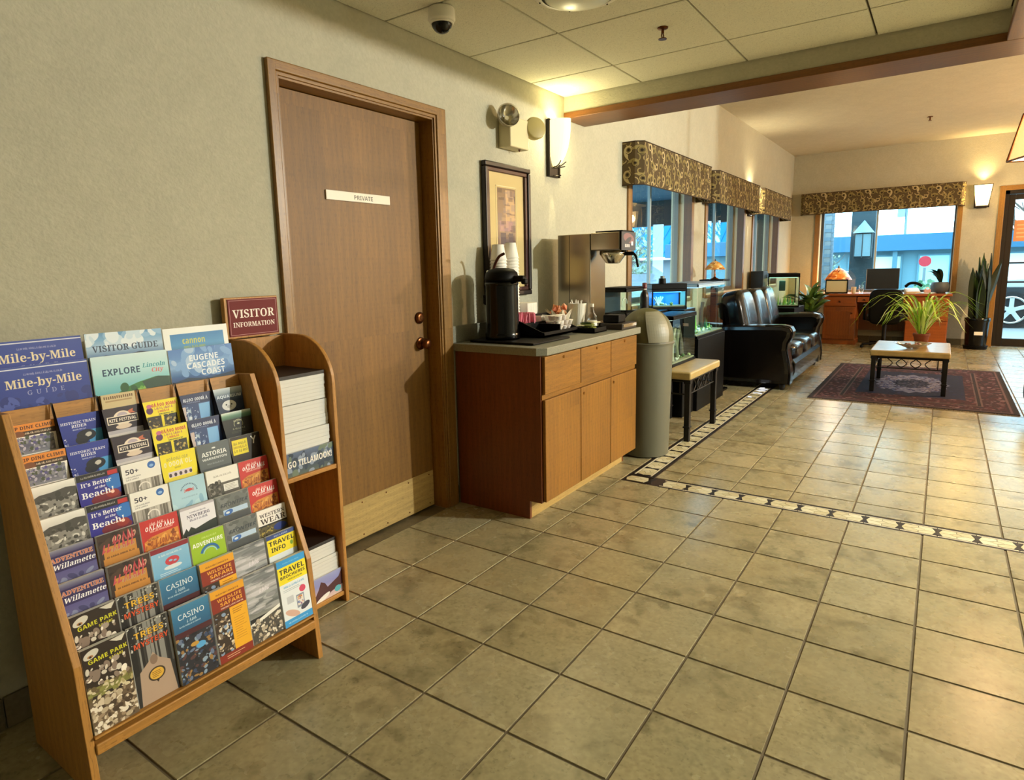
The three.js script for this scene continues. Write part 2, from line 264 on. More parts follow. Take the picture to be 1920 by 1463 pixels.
// ceilings
{
  const c = structure('ceiling', 'dropped ceiling of speckled acoustic tiles below a smooth higher ceiling');
  part('grid_backing', bx(0, XH, CH + 0.012, CH + 0.06, ZH, ZB), M.groove, c);
  const p = 0.631, g = 0.0045; let n = 0;
  for (let i = -1; i < 4; i++) for (let k = -1; k < 15; k++) {
    const x0 = Math.max(0.002, -0.08 + p * (i + 1)), x1 = Math.min(XH - 0.002, -0.08 + p * (i + 2)), z0 = Math.max(ZH + 0.002, -1.885 - p + p * (k + 1)), z1 = Math.min(ZB - 0.002, -1.885 + p * (k + 1));
    if (x1 - x0 < 0.03 || z1 - z0 < 0.03) continue;
    part('ceiling_tile', box(x1 - x0 - 2 * g, 0.018, z1 - z0 - 2 * g, (x0 + x1) / 2, CH + 0.009, (z0 + z1) / 2, 0.004, 'z', n++), M.ceil, c);
  }
  part('upper_ceiling', bx(0, XR, HC, HC + 0.15, ZF, ZB, 0, 'z'), M.ceilFar, c);
  const h = structure('trim_1', 'painted ceiling header with oak trim along its lower edge');
  part('header', merge([bx(0, XH + 0.29, 2.336, HC, ZH - 0.29, ZH, 0, 'x'), bx(XH, XH + 0.29, 2.336, HC, ZH, ZB, 0, 'z')]), M.wall, h);
  part('oak_board', bx(0.001, XH + 0.3, 2.296, 2.336, ZH - 0.3, ZH + 0.01, 0.004, 'x'), M.oakDark, h, 'oak trim board under the header');
  part('oak_board', bx(XH - 0.01, XH + 0.3, 2.296, 2.336, ZH + 0.011, ZB - 0.002, 0.004, 'z'), M.oakDark, h);
}
// oak door with frame, plate, sign and hardware
{
  const d = structure('door_1', 'closed oak veneer door marked private');
  const slab = part('slab', bx(-0.125, -0.082, 0.008, 2.058, -0.926, -0.024, 0.002, 'y'), M.oakDoor, d);
  part('kick_plate', bx(-0.0825, -0.079, 0.012, 0.212, -0.922, -0.03, 0.001, 'z'), std('#cbb173', 0.5, { map: T.oakA }), slab, 'paler kick plate along the bottom');
  for (const y of [0.195, 0.03]) for (let i = 0; i < 6; i++) part('screw', new THREE.CylinderGeometry(0.004, 0.004, 0.003, 8).rotateZ(Math.PI / 2).translate(-0.0785, y, -0.06 - 0.165 * i), M.bronze, slab);
  const rose = part('door_knob', lathe([[0.001, 0.062], [0.016, 0.062], [0.026, 0.054], [0.029, 0.042], [0.024, 0.03], [0.013, 0.022], [0.012, 0.01], [0.03, 0.009], [0.034, 0.004], [0.034, 0], [0.001, 0]].reverse(), 24).rotateZ(-Math.PI / 2).translate(-0.081, 0.926, -0.866), M.bronze, d, 'round bronze knob');
  const dead = part('deadbolt', lathe([[0.001, 0], [0.031, 0], [0.031, 0.008], [0.024, 0.016], [0.014, 0.017], [0.001, 0.017]], 24).rotateZ(-Math.PI / 2).translate(-0.081, 1.063, -0.862), M.bronze, d, 'round bronze deadbolt');
  part('keyway', bx(-0.066, -0.062, 1.056, 1.07, -0.864, -0.86), M.brass, d);
  const f = structure('trim_2', 'oak casing and jamb of the door');
  part('jamb', bx(-0.2, 0.004, 0, 2.067, -0.944, -0.929, 0.002), M.oakTrim, f); part('jamb', bx(-0.2, 0.004, 0, 2.067, -0.021, -0.006, 0.002), M.oakTrim, f); part('jamb', bx(-0.2, 0.004, 2.061, 2.079, -0.944, -0.006, 0.002, 'z'), M.oakTrim, f);
  part('door_stop', bx(-0.2, -0.126, 0, 2.06, -0.929, -0.916, 0.002), M.oakTrim, f); part('door_stop', bx(-0.2, -0.126, 0, 2.06, -0.034, -0.021, 0.002), M.oakTrim, f);
  const cas = (pts, a, b, pl) => prism(pts, pl, a, b, 0.003);
  part('casing', bx(0, 0.019, 0, 2.124, -1.022, -0.95, 0.005), M.oakTrim, f); part('casing', bx(0, 0.012, 0, 2.082, -0.95, -0.936, 0.003), M.oakTrim, f);
  part('casing', bx(0, 0.019, 0, 2.124, -0.0, 0.04, 0.005), M.oakTrim, f); part('casing', bx(0, 0.012, 0, 2.082, -0.013, 0.0, 0.003), M.oakTrim, f);
  part('casing', bx(0, 0.0188, 2.085, 2.1245, -1.021, 0.039, 0.005, 'z'), M.oakTrim, f); part('casing', bx(0, 0.0118, 2.07, 2.085, -0.95, 0.0, 0.003, 'z'), M.oakTrim, f);
  part('backing', bx(-0.26, -0.2, -0.05, 2.07, -0.95, 0.0), M.groove, f); part('threshold', bx(-0.2, 0.0005, -0.06, -0.001, -0.93, -0.02, 0, 'z'), M.baseTile, f);
  const sign = thing('door_sign', 'white PRIVATE sign plate on the oak door', 'sign', [-0.079, 1.651, -0.484]);
  part('plate', bx(-0.002, 0.004, -0.021, 0.021, -0.198, 0.198, 0.0015), std('#dcd6c6', 0.4), sign);
  const t = canvasTex(512, 56, (g, w, h) => { g.fillStyle = '#dcd6c6'; g.fillRect(0, 0, w, h); g.fillStyle = '#26241f'; g.font = 'bold 40px sans-serif'; g.textAlign = 'center'; g.textBaseline = 'middle'; g.fillText('PRIVATE', w * 0.56, h / 2 + 2); });
  part('lettering', new THREE.PlaneGeometry(0.39, 0.039).rotateY(Math.PI / 2).translate(0.0046, 0, 0), std('#ffffff', 0.4, { map: t }), sign);
}
// three windows in the left wall
WZ.forEach(([a, b], i) => {
  const w = structure('window_' + (i + 1), 'sliding window with oak casing under a patterned valance'), [y0, y1] = WY;
  part('reveal', merge([bx(-0.2, -0.066, y0 - 0.012, y0, b, a, 0, 'z'), bx(-0.2, -0.066, y0, y1, a - 0.014, a), bx(-0.2, -0.066, y0, y1, b, b + 0.014), bx(-0.2, -0.066, y1 - 0.014, y1, b, a, 0, 'z')]), M.cream, w);
  part('jamb', bx(-0.065, 0.0175, y0, y1, b, b + 0.016), M.oakDark, w); part('jamb', bx(-0.065, 0.0175, y0, y1, a - 0.016, a), M.oakDark, w); part('jamb', bx(-0.065, 0.0175, y0 - 0.001, y0 + 0.014, b + 0.016, a - 0.016, 0, 'z'), M.cream, w);
  part('frame', merge([bx(-0.17, -0.11, y0, y0 + 0.05, b + 0.014, a - 0.014), bx(-0.17, -0.11, y1 - 0.06, y1 - 0.014, b + 0.014, a - 0.014), bx(-0.17, -0.11, y0 + 0.05, y1 - 0.06, a - 0.06, a - 0.014), bx(-0.17, -0.11, y0 + 0.05, y1 - 0.06, b + 0.014, b + 0.06)]), std('#6d6a60', 0.4), w);
  part('meeting_stile', bx(-0.15, -0.125, y0 + 0.05, y1 - 0.06, (a + b) / 2 - 0.016, (a + b) / 2 + 0.016), std('#8d9a9c', 0.4), w);
  for (const [p, q, x] of [[(a + b) / 2 + 0.016, a - 0.06, -0.145], [b + 0.06, (a + b) / 2 - 0.016, -0.13]]) part('pane', new THREE.PlaneGeometry(q - p, y1 - y0 - 0.11).rotateY(Math.PI / 2).translate(x, (y0 + y1) / 2 - 0.005, (p + q) / 2), M.pane, w);
  part('casing', bx(0, 0.018, y0 - 0.03, y1 + 0.05, a, a + 0.062, 0.004), M.oakTrim, w); part('casing', bx(0, 0.018, y0 - 0.03, y1 + 0.05, b - 0.062, b, 0.004), M.oakTrim, w);
  part('casing', bx(0, 0.018, y1, y1 + 0.062, b, a, 0.004, 'z'), M.oakTrim, w); part('sill', bx(0, 0.03, y0 - 0.035, y0 - 0.001, b, a, 0.005, 'z'), M.oakTrim, w);
});
// far window
{
  const w = structure('window_4', 'wide window behind the desk with oak casing'), x0 = 0.435, x1 = 2.275, y0 = 0.8, y1 = 2.14, z = ZF;
  part('frame', merge([bx(x0, x1, y0, y0 + 0.04, z - 0.16, z - 0.1), bx(x0, x1, y1 - 0.04, y1, z - 0.16, z - 0.1), bx(x0, x0 + 0.05, y0 + 0.04, y1 - 0.04, z - 0.16, z - 0.1), bx(x1 - 0.03, x1, y0 + 0.04, y1 - 0.04, z - 0.16, z - 0.1)]), std('#39404a', 0.4), w);
  part('mullion', bx(1.235, 1.26, y0 + 0.04, y1 - 0.04, z - 0.15, z - 0.11), std('#9aa3a0', 0.4), w);
  part('pane', new THREE.PlaneGeometry(1.235 - x0 - 0.05, y1 - y0 - 0.08).translate((x0 + 0.05 + 1.235) / 2, (y0 + y1) / 2, z - 0.13), M.pane, w);
  part('pane', new THREE.PlaneGeometry(x1 - 0.03 - 1.26, y1 - y0 - 0.08).translate((x1 - 0.03 + 1.26) / 2, (y0 + y1) / 2, z - 0.13), M.pane, w);
  part('reveal', merge([bx(x0 - 0.004, x0 + 0.008, y0, y1, z - 0.2, z), bx(x1 - 0.008, x1 + 0.004, y0, y1, z - 0.2, z)]), M.cream, w);
  part('casing', bx(x0 - 0.07, x0, y0 - 0.02, y1 + 0.05, z, z + 0.018, 0.004), M.oakTrim, w); part('casing', bx(x1, x1 + 0.065, y0 - 0.02, y1 + 0.05, z, z + 0.018, 0.004), M.oakTrim, w); part('casing', bx(x0, x1, y1, y1 + 0.05, z, z + 0.018, 0.004, 'x'), M.oakTrim, w);
}
// glass entrance door
{
  const d = structure('door_2', 'glass entrance door in a dark bronze frame with oak casing'), z = ZF, x0 = 2.82, x1 = 3.78, y1 = 2.25;
  part('frame', merge([bx(x0, x0 + 0.05, 0, y1, z - 0.16, z - 0.02), bx(x1 - 0.05, x1, 0, y1, z - 0.16, z - 0.02), bx(x0, x1, y1 - 0.05, y1, z - 0.16, z - 0.02)]), M.darkBronze, d);
  part('stile', bx(x0 + 0.052, x0 + 0.125, 0.012, y1 - 0.055, z - 0.12, z - 0.07, 0.004), M.darkBronze, d); part('stile', bx(x1 - 0.125, x1 - 0.052, 0.012, y1 - 0.055, z - 0.12, z - 0.07, 0.004), M.darkBronze, d);
  part('rail', bx(x0 + 0.125, x1 - 0.125, 0.012, 0.12, z - 0.12, z - 0.07, 0.004, 'x'), M.darkBronze, d); part('rail', bx(x0 + 0.125, x1 - 0.125, y1 - 0.13, y1 - 0.055, z - 0.12, z - 0.07, 0.004, 'x'), M.darkBronze, d);
  part('push_bar', bx(x0 + 0.125, x1 - 0.125, 1.21, 1.235, z - 0.1, z - 0.06, 0.005, 'x'), std('#14203c', 0.4), d); part('push_bar', bx(x0 + 0.125, x1 - 0.125, 0.935, 0.96, z - 0.1, z - 0.06, 0.005, 'x'), std('#14203c', 0.4), d);
  part('pane', new THREE.PlaneGeometry(x1 - x0 - 0.25, y1 - 0.25).translate((x0 + x1) / 2, 1.12, z - 0.095), M.pane, d);
  part('threshold', bx(x0, x1, 0, 0.012, z - 0.2, z, 0.003, 'x'), M.steel, d);
  part('casing', bx(x0 - 0.068, x0, 0, y1 + 0.068, z, z + 0.018, 0.004), M.oakTrim, d); part('casing', bx(x1, x1 + 0.068, 0, y1 + 0.068, z, z + 0.018, 0.004), M.oakTrim, d); part('casing', bx(x0, x1, y1, y1 + 0.068, z, z + 0.018, 0.004, 'x'), M.oakTrim, d);
  const t = canvasTex(128, 128, (g, w, h) => { g.fillStyle = '#c98d62'; g.fillRect(0, 0, w, h); g.fillStyle = '#e0b58a'; for (let i = 0; i < 4; i++) g.fillRect(12, 26 + i * 24, 60 + (i * 37) % 40, 7); });
  const n = single('notice_sheet', new THREE.BoxGeometry(0.32, 0.3, 0.0016), [0, 1, 2, 3, 4, 5].map((k) => (k === 4 ? std('#ffffff', 0.8, { map: t }) : M.paper)), 'orange paper notice taped to the glass entrance door', 'notice', [3.12, 1.68, z - 0.093]);
}
// ---------------------------------------------------------------- printed covers
const print = {};
{
  const W = 192, H = 426, r = rng(31);
  const F = (g, s, x, y, size, col, o = {}) => { g.save(); g.fillStyle = col; g.font = `${o.i ? 'italic ' : ''}${o.w ?? 'bold'} ${size}px ${o.f ?? 'sans-serif'}`; g.textAlign = o.a ?? 'center'; g.textBaseline = 'middle'; g.translate(x, y); if (o.rot) g.rotate(o.rot); if (o.max) { const k = o.max / g.measureText(s).width; g.scale(Math.min(k, 3), 1); } if (o.line) { g.strokeStyle = o.line; g.lineWidth = o.lw ?? 4; g.lineJoin = 'round'; g.strokeText(s, 0, 0); } g.fillText(s, 0, 0); g.restore(); };
  const R = (g, c, x, y, w, h) => { g.fillStyle = c; g.fillRect(x, y, w, h); };
  const E = (g, c, x, y, a, b, rot = 0) => { g.fillStyle = c; g.beginPath(); g.ellipse(x, y, a, b, rot, 0, 7); g.fill(); };
  const poly = (g, c, pts) => { g.fillStyle = c; g.beginPath(); pts.forEach(([x, y]) => g.lineTo(x, y)); g.closePath(); g.fill(); };
  const grad = (g, stops, x, y, w, h) => { const q = g.createLinearGradient(0, y, 0, y + h); stops.forEach((c, i) => q.addColorStop(i / (stops.length - 1), c)); g.fillStyle = q; g.fillRect(x, y, w, h); };
  const speck = (g, cols, x, y, w, h, n, s0, s1) => { for (let i = 0; i < n; i++) { const s = s0 + r() * (s1 - s0); E(g, cols[(r() * cols.length) | 0], x + r() * w, y + r() * h, s, s * (0.4 + r() * 0.5), r() * 3); } };
  const lines = (g, c, x, y, w, n, gap = 9) => { for (let i = 0; i < n; i++) R(g, c, x, y + i * gap, w * (0.6 + 0.4 * r()), 3); };
  const S = (g, x, y, w, h, col, slant = 0.15) => { g.save(); g.strokeStyle = col; g.lineWidth = Math.max(1.5, h * 0.17); g.lineCap = 'round'; let p = x - w / 2; while (p < x + w / 2 - h * 0.3) { const cw2 = h * (0.35 + r() * 0.35), k = r(); g.beginPath(); if (k < 0.35) { g.moveTo(p + h * slant, y - h / 2); g.lineTo(p, y + h / 2); g.lineTo(p + cw2 * 0.7, y + h * 0.3); } else if (k < 0.7) g.ellipse(p + cw2 * 0.4, y, cw2 * 0.36, h * 0.42, slant, 0, 6); else { g.moveTo(p, y + h / 2); g.lineTo(p + cw2 * 0.4, y - h / 2); g.lineTo(p + cw2 * 0.75, y + h / 2); } g.stroke(); p += cw2 + h * 0.12; if (r() < 0.12) p += h * 0.35; } g.restore(); };   // lettering too blurred in the photograph to be read
  const D = {
    zip(g) { R(g, '#e08a2e', 0, 0, W, 38); F(g, 'ZIP DINE CLIMB', 96, 20, 24, '#4a2408', { max: 176 }); R(g, '#3a2415', 0, 38, W, 26); S(g, 122, 50, 110, 9, '#f0dcc0', 0); E(g, '#7a4a2a', 40, 52, 26, 18); R(g, '#f4f0ea', 0, 64, W, 100); grad(g, ['#7d7f8e', '#5b5a72', '#8c8c94'], 16, 70, W - 28, 86); speck(g, ['#4c5540', '#8a8a92', '#b9b2c4', '#5c5490'], 16, 70, 160, 82, 90, 3, 12); R(g, '#c9c2b8', 0, 164, W, H); speck(g, ['#77664f', '#b8a98d', '#5a6a4a'], 0, 170, W, 250, 120, 4, 18); },
    bw(g) { grad(g, ['#f6f4f0', '#cfcdc9', '#8a8884', '#6a6864'], 0, 0, W, 170); poly(g, '#4d4b48', [[0, 66], [40, 46], [90, 44], [150, 34], [192, 40], [192, 96], [0, 110]]); poly(g, '#8b8883', [[0, 96], [70, 80], [192, 88], [192, 170], [0, 170]]); speck(g, ['#3f3d3a', '#a5a29d', '#d5d2cc', '#605d58'], 0, 60, W, 360, 200, 3, 15); },
    willa(g) { grad(g, ['#8f8fa0', '#4b4670', '#2c2550'], 0, 0, W, 60); R(g, '#33295c', 0, 30, W, 90); F(g, 'ADVENTURE', 96, 52, 30, '#c76a4a', { max: 176, f: 'serif', line: '#e9d9c9', lw: 2 }); F(g, 'Willamette', 100, 88, 34, '#ffffff', { i: 1, f: 'serif', max: 178 }); grad(g, ['#5a5590', '#8d90a8', '#6f7ba0'], 0, 112, W, H - 112); speck(g, ['#8c94b8', '#4a4a78', '#b4bcd0'], 0, 140, W, 280, 60, 8, 26); },
    game(g) { R(g, '#2b1d12', 0, 0, W, H); E(g, '#d8d2c6', 40, 34, 34, 20, -0.4); E(g, '#b07a4a', 36, 44, 12, 7); E(g, '#1a0f08', 36, 46, 5, 5); poly(g, '#d8d2c6', [[120, 6], [190, 0], [170, 30], [150, 24]]); F(g, 'GAME PARK', 106, 66, 30, '#d8d428', { max: 168, rot: -0.06, line: '#2b1d12' }); F(g, 'SAFARI', 138, 90, 18, '#e0d840', { rot: -0.06 }); speck(g, ['#d9d0c2', '#a7978a', '#8d7a6d', '#fff6e8'], 10, 100, 172, 90, 46, 6, 20); R(g, '#7c7a3e', 0, 200, W, 40); speck(g, ['#b9a878', '#d8cba8', '#6a5a3a', '#8c8a48'], 0, 196, W, 70, 70, 4, 16); R(g, '#6b5842', 0, 262, W, 164); speck(g, ['#d9c9b0', '#a08a70', '#4a3a2a', '#efe4d2', '#bfae92'], 0, 262, W, 164, 150, 4, 18); },
    train(g) { grad(g, ['#27399c', '#1b2c86', '#16226a'], 0, 0, W, H); F(g, 'HISTORIC TRAIN', 92, 40, 20, '#e6e6f0', { f: 'serif', max: 160 }); F(g, 'RIDES', 92, 62, 22, '#f2f2f8', { f: 'serif' }); S(g, 92, 80, 60, 7, '#c7cbe6', 0); R(g, '#4aa0dc', 128, 92, 64, 90); E(g, '#0c1020', 118, 118, 44, 30); E(g, '#c9c4bc', 128, 116, 16, 12, -0.4); E(g, '#0c1020', 96, 140, 30, 24); speck(g, ['#d8d8e8', '#8890c0'], 0, 120, 40, 40, 10, 2, 6); R(g, '#10163e', 0, 176, W, 250); },
    beach(g) { R(g, '#18181c', 0, 0, W, 34); S(g, 76, 17, 110, 9, '#d8d0c8', 0); R(g, '#c02a2a', 140, 8, 46, 24); grad(g, ['#2b2d8e', '#34289a', '#2a1c6e'], 0, 34, W, H); E(g, '#2f76c8', 170, 74, 44, 40); E(g, '#7a2030', 120, 150, 70, 34); E(g, '#9a3028', 150, 134, 30, 22); F(g, "It's Better", 84, 56, 30, '#ffffff', { f: 'serif', max: 140 }); F(g, 'at the', 96, 82, 17, '#ffffff', { f: 'serif', i: 1 }); F(g, 'Beach!', 86, 112, 44, '#ffffff', { f: 'serif', max: 150 }); E(g, '#ffd9c8', 150, 126, 9, 9); speck(g, ['#2a2a6a', '#6a3a6a', '#30508a'], 0, 180, W, 240, 50, 10, 30); },
    ornate(g) { R(g, '#3b2a22', 0, 0, W, H); speck(g, ['#4a352a', '#2c1d16'], 0, 0, W, H, 80, 6, 22); R(g, '#c98a3a', 20, 70, 150, 90); S(g, 124, 40, 110, 34, '#d8a890', 0.3); S(g, 124, 40, 110, 34, '#b83c48', 0.3); S(g, 92, 76, 150, 38, '#c8505a', 0.3); S(g, 110, 92, 110, 20, '#b89a70', 0.2); S(g, 96, 126, 130, 10, '#4a2a14', 0); grad(g, ['#c98a3a', '#8a5a2a', '#3a2618'], 14, 130, 164, 280); },
    trees(g) { R(g, '#2b2826', 0, 0, W, H); for (let i = 0; i < 26; i++) { g.fillStyle = ['#3a3734', '#55514c', '#1c1a18', '#8b8a86'][(r() * 4) | 0]; g.fillRect(r() * W, 0, 4 + r() * 12, 260); } speck(g, ['#d8d6d0', '#a09c94', '#5a564e'], 0, 0, W, 130, 60, 2, 7); F(g, 'TREES', 96, 56, 44, '#e8b83a', { max: 140, line: '#2b1a10' }); F(g, 'OF', 96, 82, 16, '#e07030'); F(g, 'MYSTERY', 98, 108, 40, '#e0582a', { max: 165, line: '#2b1408' }); poly(g, '#b39a86', [[96, 170], [120, 210], [170, 250], [184, 426], [14, 426], [26, 250], [72, 210]]); E(g, '#8a7260', 96, 210, 18, 26); E(g, '#3a2c20', 100, 290, 40, 36); E(g, '#e0b040', 100, 290, 33, 29); lines(g, '#7a5418', 78, 276, 44, 4, 9); poly(g, '#2b1d14', [[92, 322], [108, 322], [100, 338]]); },
    kite(g) { R(g, '#2a1a2a', 0, 0, W, H); grad(g, ['#2a1a2a', '#241526'], 0, 0, W, 120); E(g, '#e9d9c8', 98, 64, 46, 42); E(g, '#b9a9b8', 98, 50, 26, 20); poly(g, '#c86a4a', [[128, 28], [156, 18], [152, 34], [166, 44], [134, 44]]); g.strokeStyle = '#efe2d0'; g.lineWidth = 6; g.strokeRect(24, 52, 148, 38); R(g, '#221420', 26, 54, 144, 34); F(g, 'KITE FESTIVAL', 98, 72, 26, '#f4e9dc', { max: 136 }); E(g, '#e0cbb8', 98, 112, 40, 14); R(g, '#b9b4be', 0, 128, W, 20); R(g, '#d6d0d0', 0, 148, W, 280); },
    fifty(g) { R(g, '#f2efe9', 0, 0, W, H); F(g, '50+', 16, 46, 40, '#2b2a3a', { a: 'left' }); S(g, 52, 76, 72, 7, '#9a979c', 0); S(g, 46, 89, 60, 7, '#9a979c', 0); E(g, '#2a64b4', 148, 34, 20, 20); E(g, '#8fb8e8', 148, 38, 11, 8); R(g, '#b8b2aa', 0, 104, W, 322); for (let i = 0; i < 40; i++) { g.fillStyle = ['#8d867e', '#6a645c', '#cfc9c0', '#a59e96'][(r() * 4) | 0]; g.fillRect(r() * W, 106, 3 + r() * 9, 300); } g.strokeStyle = '#efe9e2'; g.lineWidth = 7; g.beginPath(); g.arc(100, 150, 28, 3.3, 6.1); g.lineTo(128, 200); g.moveTo(72, 150); g.lineTo(72, 200); g.stroke(); },
    redcar(g) { grad(g, ['#c8302c', '#b02424'], 0, 0, W, H); S(g, 84, 30, 70, 14, '#f6e2d8', 0.2); S(g, 100, 50, 150, 24, '#ffffff', 0.25); S(g, 104, 70, 120, 10, '#f6d0c0', 0.2); poly(g, '#d88a34', [[10, 118], [50, 98], [110, 92], [186, 86], [186, 170], [6, 176]]); speck(g, ['#b8642a', '#e8a850', '#8a4418'], 14, 100, 166, 66, 40, 4, 14); S(g, 60, 112, 40, 9, '#6a3010', 0); S(g, 104, 136, 130, 28, '#a85420', 0.2); R(g, '#d88a34', 0, 176, W, 250); speck(g, ['#b8642a', '#e8a850', '#8a4418'], 0, 176, W, 240, 70, 6, 20); },
    crab(g) { grad(g, ['#a9cfe4', '#b8dcec', '#9cc4de'], 0, 0, W, H); g.strokeStyle = '#6f93b0'; g.lineWidth = 2; g.save(); for (let i = 0; i < 15; i++) { const a = 3.5 + i * 0.2; g.save(); g.translate(98 + Math.cos(a) * 44, 80 + Math.sin(a) * 44); g.rotate(a + 1.57); g.fillStyle = '#5c7898'; g.fillRect(-3, -4, 5, 8); g.restore(); } g.restore(); E(g, '#c84a4a', 98, 72, 18, 9); for (const s of [-1, 1]) for (const k of [0, 1, 2]) { g.strokeStyle = '#c84a4a'; g.lineWidth = 3; g.beginPath(); g.moveTo(98 + s * 14, 72 + k * 3); g.lineTo(98 + s * 28, 64 + k * 9); g.stroke(); } S(g, 98, 112, 90, 8, '#8fb0c8'); speck(g, ['#8fbcd8', '#c4e4f0'], 0, 140, W, 280, 40, 10, 30); },
    crabred(g) { R(g, '#8a2030', 0, 0, W, 26); grad(g, ['#8cc0e4', '#6fb0dc', '#a4cde8'], 0, 26, W, H); S(g, 96, 46, 120, 9, '#e0ecf4', 0); E(g, '#c8404e', 100, 88, 36, 24); E(g, '#8cc0e4', 92, 86, 10, 6); E(g, '#8cc0e4', 114, 92, 9, 5); E(g, '#dfe9f0', 100, 122, 46, 12); lines(g, '#dceaf4', 30, 144, 130, 4, 10); },
    casino(g) { grad(g, ['#3f82ac', '#2f6d98', '#25597f'], 0, 0, W, 150); F(g, 'CASINO', 96, 58, 42, '#e6eef4', { w: 'normal', max: 140 }); S(g, 100, 92, 60, 14, '#cfe0ec', 0.2); S(g, 84, 112, 110, 7, '#c0d6e6', 0); R(g, '#4a1a20', 0, 140, W, 30); R(g, '#26262e', 0, 170, W, 256); speck(g, ['#6a7a9a', '#a07a44', '#3a4a6a', '#5a3a3a', '#8aa0b8', '#1a1a22'], 0, 170, W, 250, 130, 4, 16); E(g, '#58a8e0', 120, 250, 26, 18); E(g, '#c89a40', 90, 232, 22, 12); },
    yellow(g) { R(g, '#f0dc1c', 0, 0, W, H); S(g, 114, 28, 130, 20, '#c03a3c', 0); S(g, 112, 49, 100, 12, '#a8506a', 0); S(g, 108, 67, 60, 12, '#c03a3c', 0); E(g, '#5a2a5a', 34, 56, 18, 20); E(g, '#c86a8a', 34, 30, 14, 12); S(g, 120, 84, 80, 7, '#4a4a20', 0); R(g, '#2c2416', 14, 92, 76, 110); R(g, '#2a2a1c', 104, 92, 74, 110); speck(g, ['#5a4a2a', '#8a7a44', '#c8b060', '#1a140c'], 16, 94, 160, 100, 90, 3, 10); R(g, '#f0dc1c', 90, 88, 14, 120); },
    explore(g) { R(g, '#f2e01e', 0, 0, W, H); S(g, 92, 36, 120, 18, '#b8a848', 0.1); S(g, 96, 64, 160, 28, '#f4ecc0', 0.05); S(g, 84, 90, 30, 10, '#a89430', 0); R(g, '#e0d2d8', 30, 110, 130, 34); for (let i = 0; i < 5; i++) E(g, '#4a3a44', 40 + i * 28, 130, 8, 11); R(g, '#e8d84a', 0, 150, W, 270); },
    newberg(g) { R(g, '#b9b2bc', 0, 0, W, 14); R(g, '#eceaf4', 0, 14, W, H); S(g, 96, 36, 90, 7, '#8a88a0', 0); F(g, 'NEWBERG', 96, 58, 26, '#3a3858', { f: 'serif', max: 130 }); S(g, 96, 80, 100, 12, '#6a6888', 0.2); poly(g, '#26302a', [[0, 150], [20, 120], [30, 140], [46, 118], [70, 136], [110, 126], [150, 116], [192, 110], [192, 426], [0, 426]]); },
    green(g) { R(g, '#9cc022', 0, 0, W, H); S(g, 110, 30, 90, 10, '#d0e48a', 0.2); F(g, 'ADVENTURE', 96, 62, 34, '#ffffff', { max: 172 }); g.strokeStyle = '#2a6ab0'; g.lineWidth = 14; g.beginPath(); g.arc(100, 130, 48, 3.4, 6.2); g.stroke(); g.strokeStyle = '#9ad0f0'; g.lineWidth = 5; g.beginPath(); g.arc(100, 134, 38, 3.4, 6.2); g.stroke(); R(g, '#7fa41a', 0, 170, W, 256); },
    safari(g) { R(g, '#e8a41e', 0, 0, W, 46); S(g, 96, 30, 130, 8, '#8a4a14', 0); R(g, '#8a2a14', 0, 46, W, 84); F(g, 'WILDLIFE', 104, 66, 26, '#f0b040', { max: 140 }); F(g, 'SAFARI', 110, 94, 28, '#f0b040', { max: 130 }); S(g, 112, 117, 130, 8, '#f4e8d8', 0); R(g, '#3a2a1e', 0, 130, 92, 250); speck(g, ['#8a7a6a', '#c8b090', '#5a4a3a', '#e0d4c0', '#8aa0c0'], 2, 132, 88, 246, 70, 4, 14); R(g, '#f0b020', 92, 130, 100, 250); lines(g, '#8a4a10', 108, 146, 70, 3, 12); lines(g, '#c8861a', 108, 200, 70, 10, 14); R(g, '#8a2a14', 0, 380, W, 46); lines(g, '#f0d0a0', 40, 396, 110, 2, 12); },
    colum(g) { R(g, '#1f2c58', 0, 0, W, 60); S(g, 98, 34, 150, 20, '#dfe6f4', 0.1); S(g, 80, 52, 80, 7, '#8a9ac8', 0); R(g, '#2c4478', 0, 60, W, 120); R(g, '#7db4e8', 108, 66, 66, 104); R(g, '#c9b8b4', 8, 74, 22, 96); R(g, '#a8bcd0', 36, 90, 22, 70); speck(g, ['#dce4f0', '#3a5488', '#8aa0c8'], 30, 76, 70, 90, 26, 4, 12); R(g, '#24386c', 0, 180, W, 246); },
    astoria(g) { R(g, '#5c6468', 0, 0, W, H); E(g, '#e8ecec', 96, 30, 12, 5); F(g, 'ASTORIA', 96, 62, 38, '#f0f2f0', { max: 150 }); F(g, 'WARRENTON', 96, 92, 20, '#dfe3e2', { max: 150 }); S(g, 96, 124, 100, 9, '#9aa4a6', 0); R(g, '#484f54', 0, 150, W, 276); },
    bwtext(g) { R(g, '#efece6', 0, 0, W, 90); S(g, 96, 44, 110, 10, '#a09a94', 0); R(g, '#5a5650', 0, 90, W, 336); speck(g, ['#2a2824', '#4a4a42', '#8a867e', '#3c3a34'], 0, 80, 90, 90, 60, 5, 14); R(g, '#e8e6e2', 92, 104, 90, 44); lines(g, '#aaa69e', 100, 112, 74, 4, 9); },
    frontier(g) { R(g, '#6c7070', 0, 0, W, H); speck(g, ['#7c8080', '#5c6060'], 0, 0, W, 160, 40, 10, 30); F(g, 'FRONTIER', 100, 58, 30, '#2f3a44', { i: 1, max: 168 }); R(g, '#b8d0ec', 30, 88, 150, 30); E(g, '#3a6ab8', 60, 108, 28, 16, -0.3); E(g, '#dfe8f2', 56, 108, 12, 7); R(g, '#4c5054', 0, 124, W, 302); },
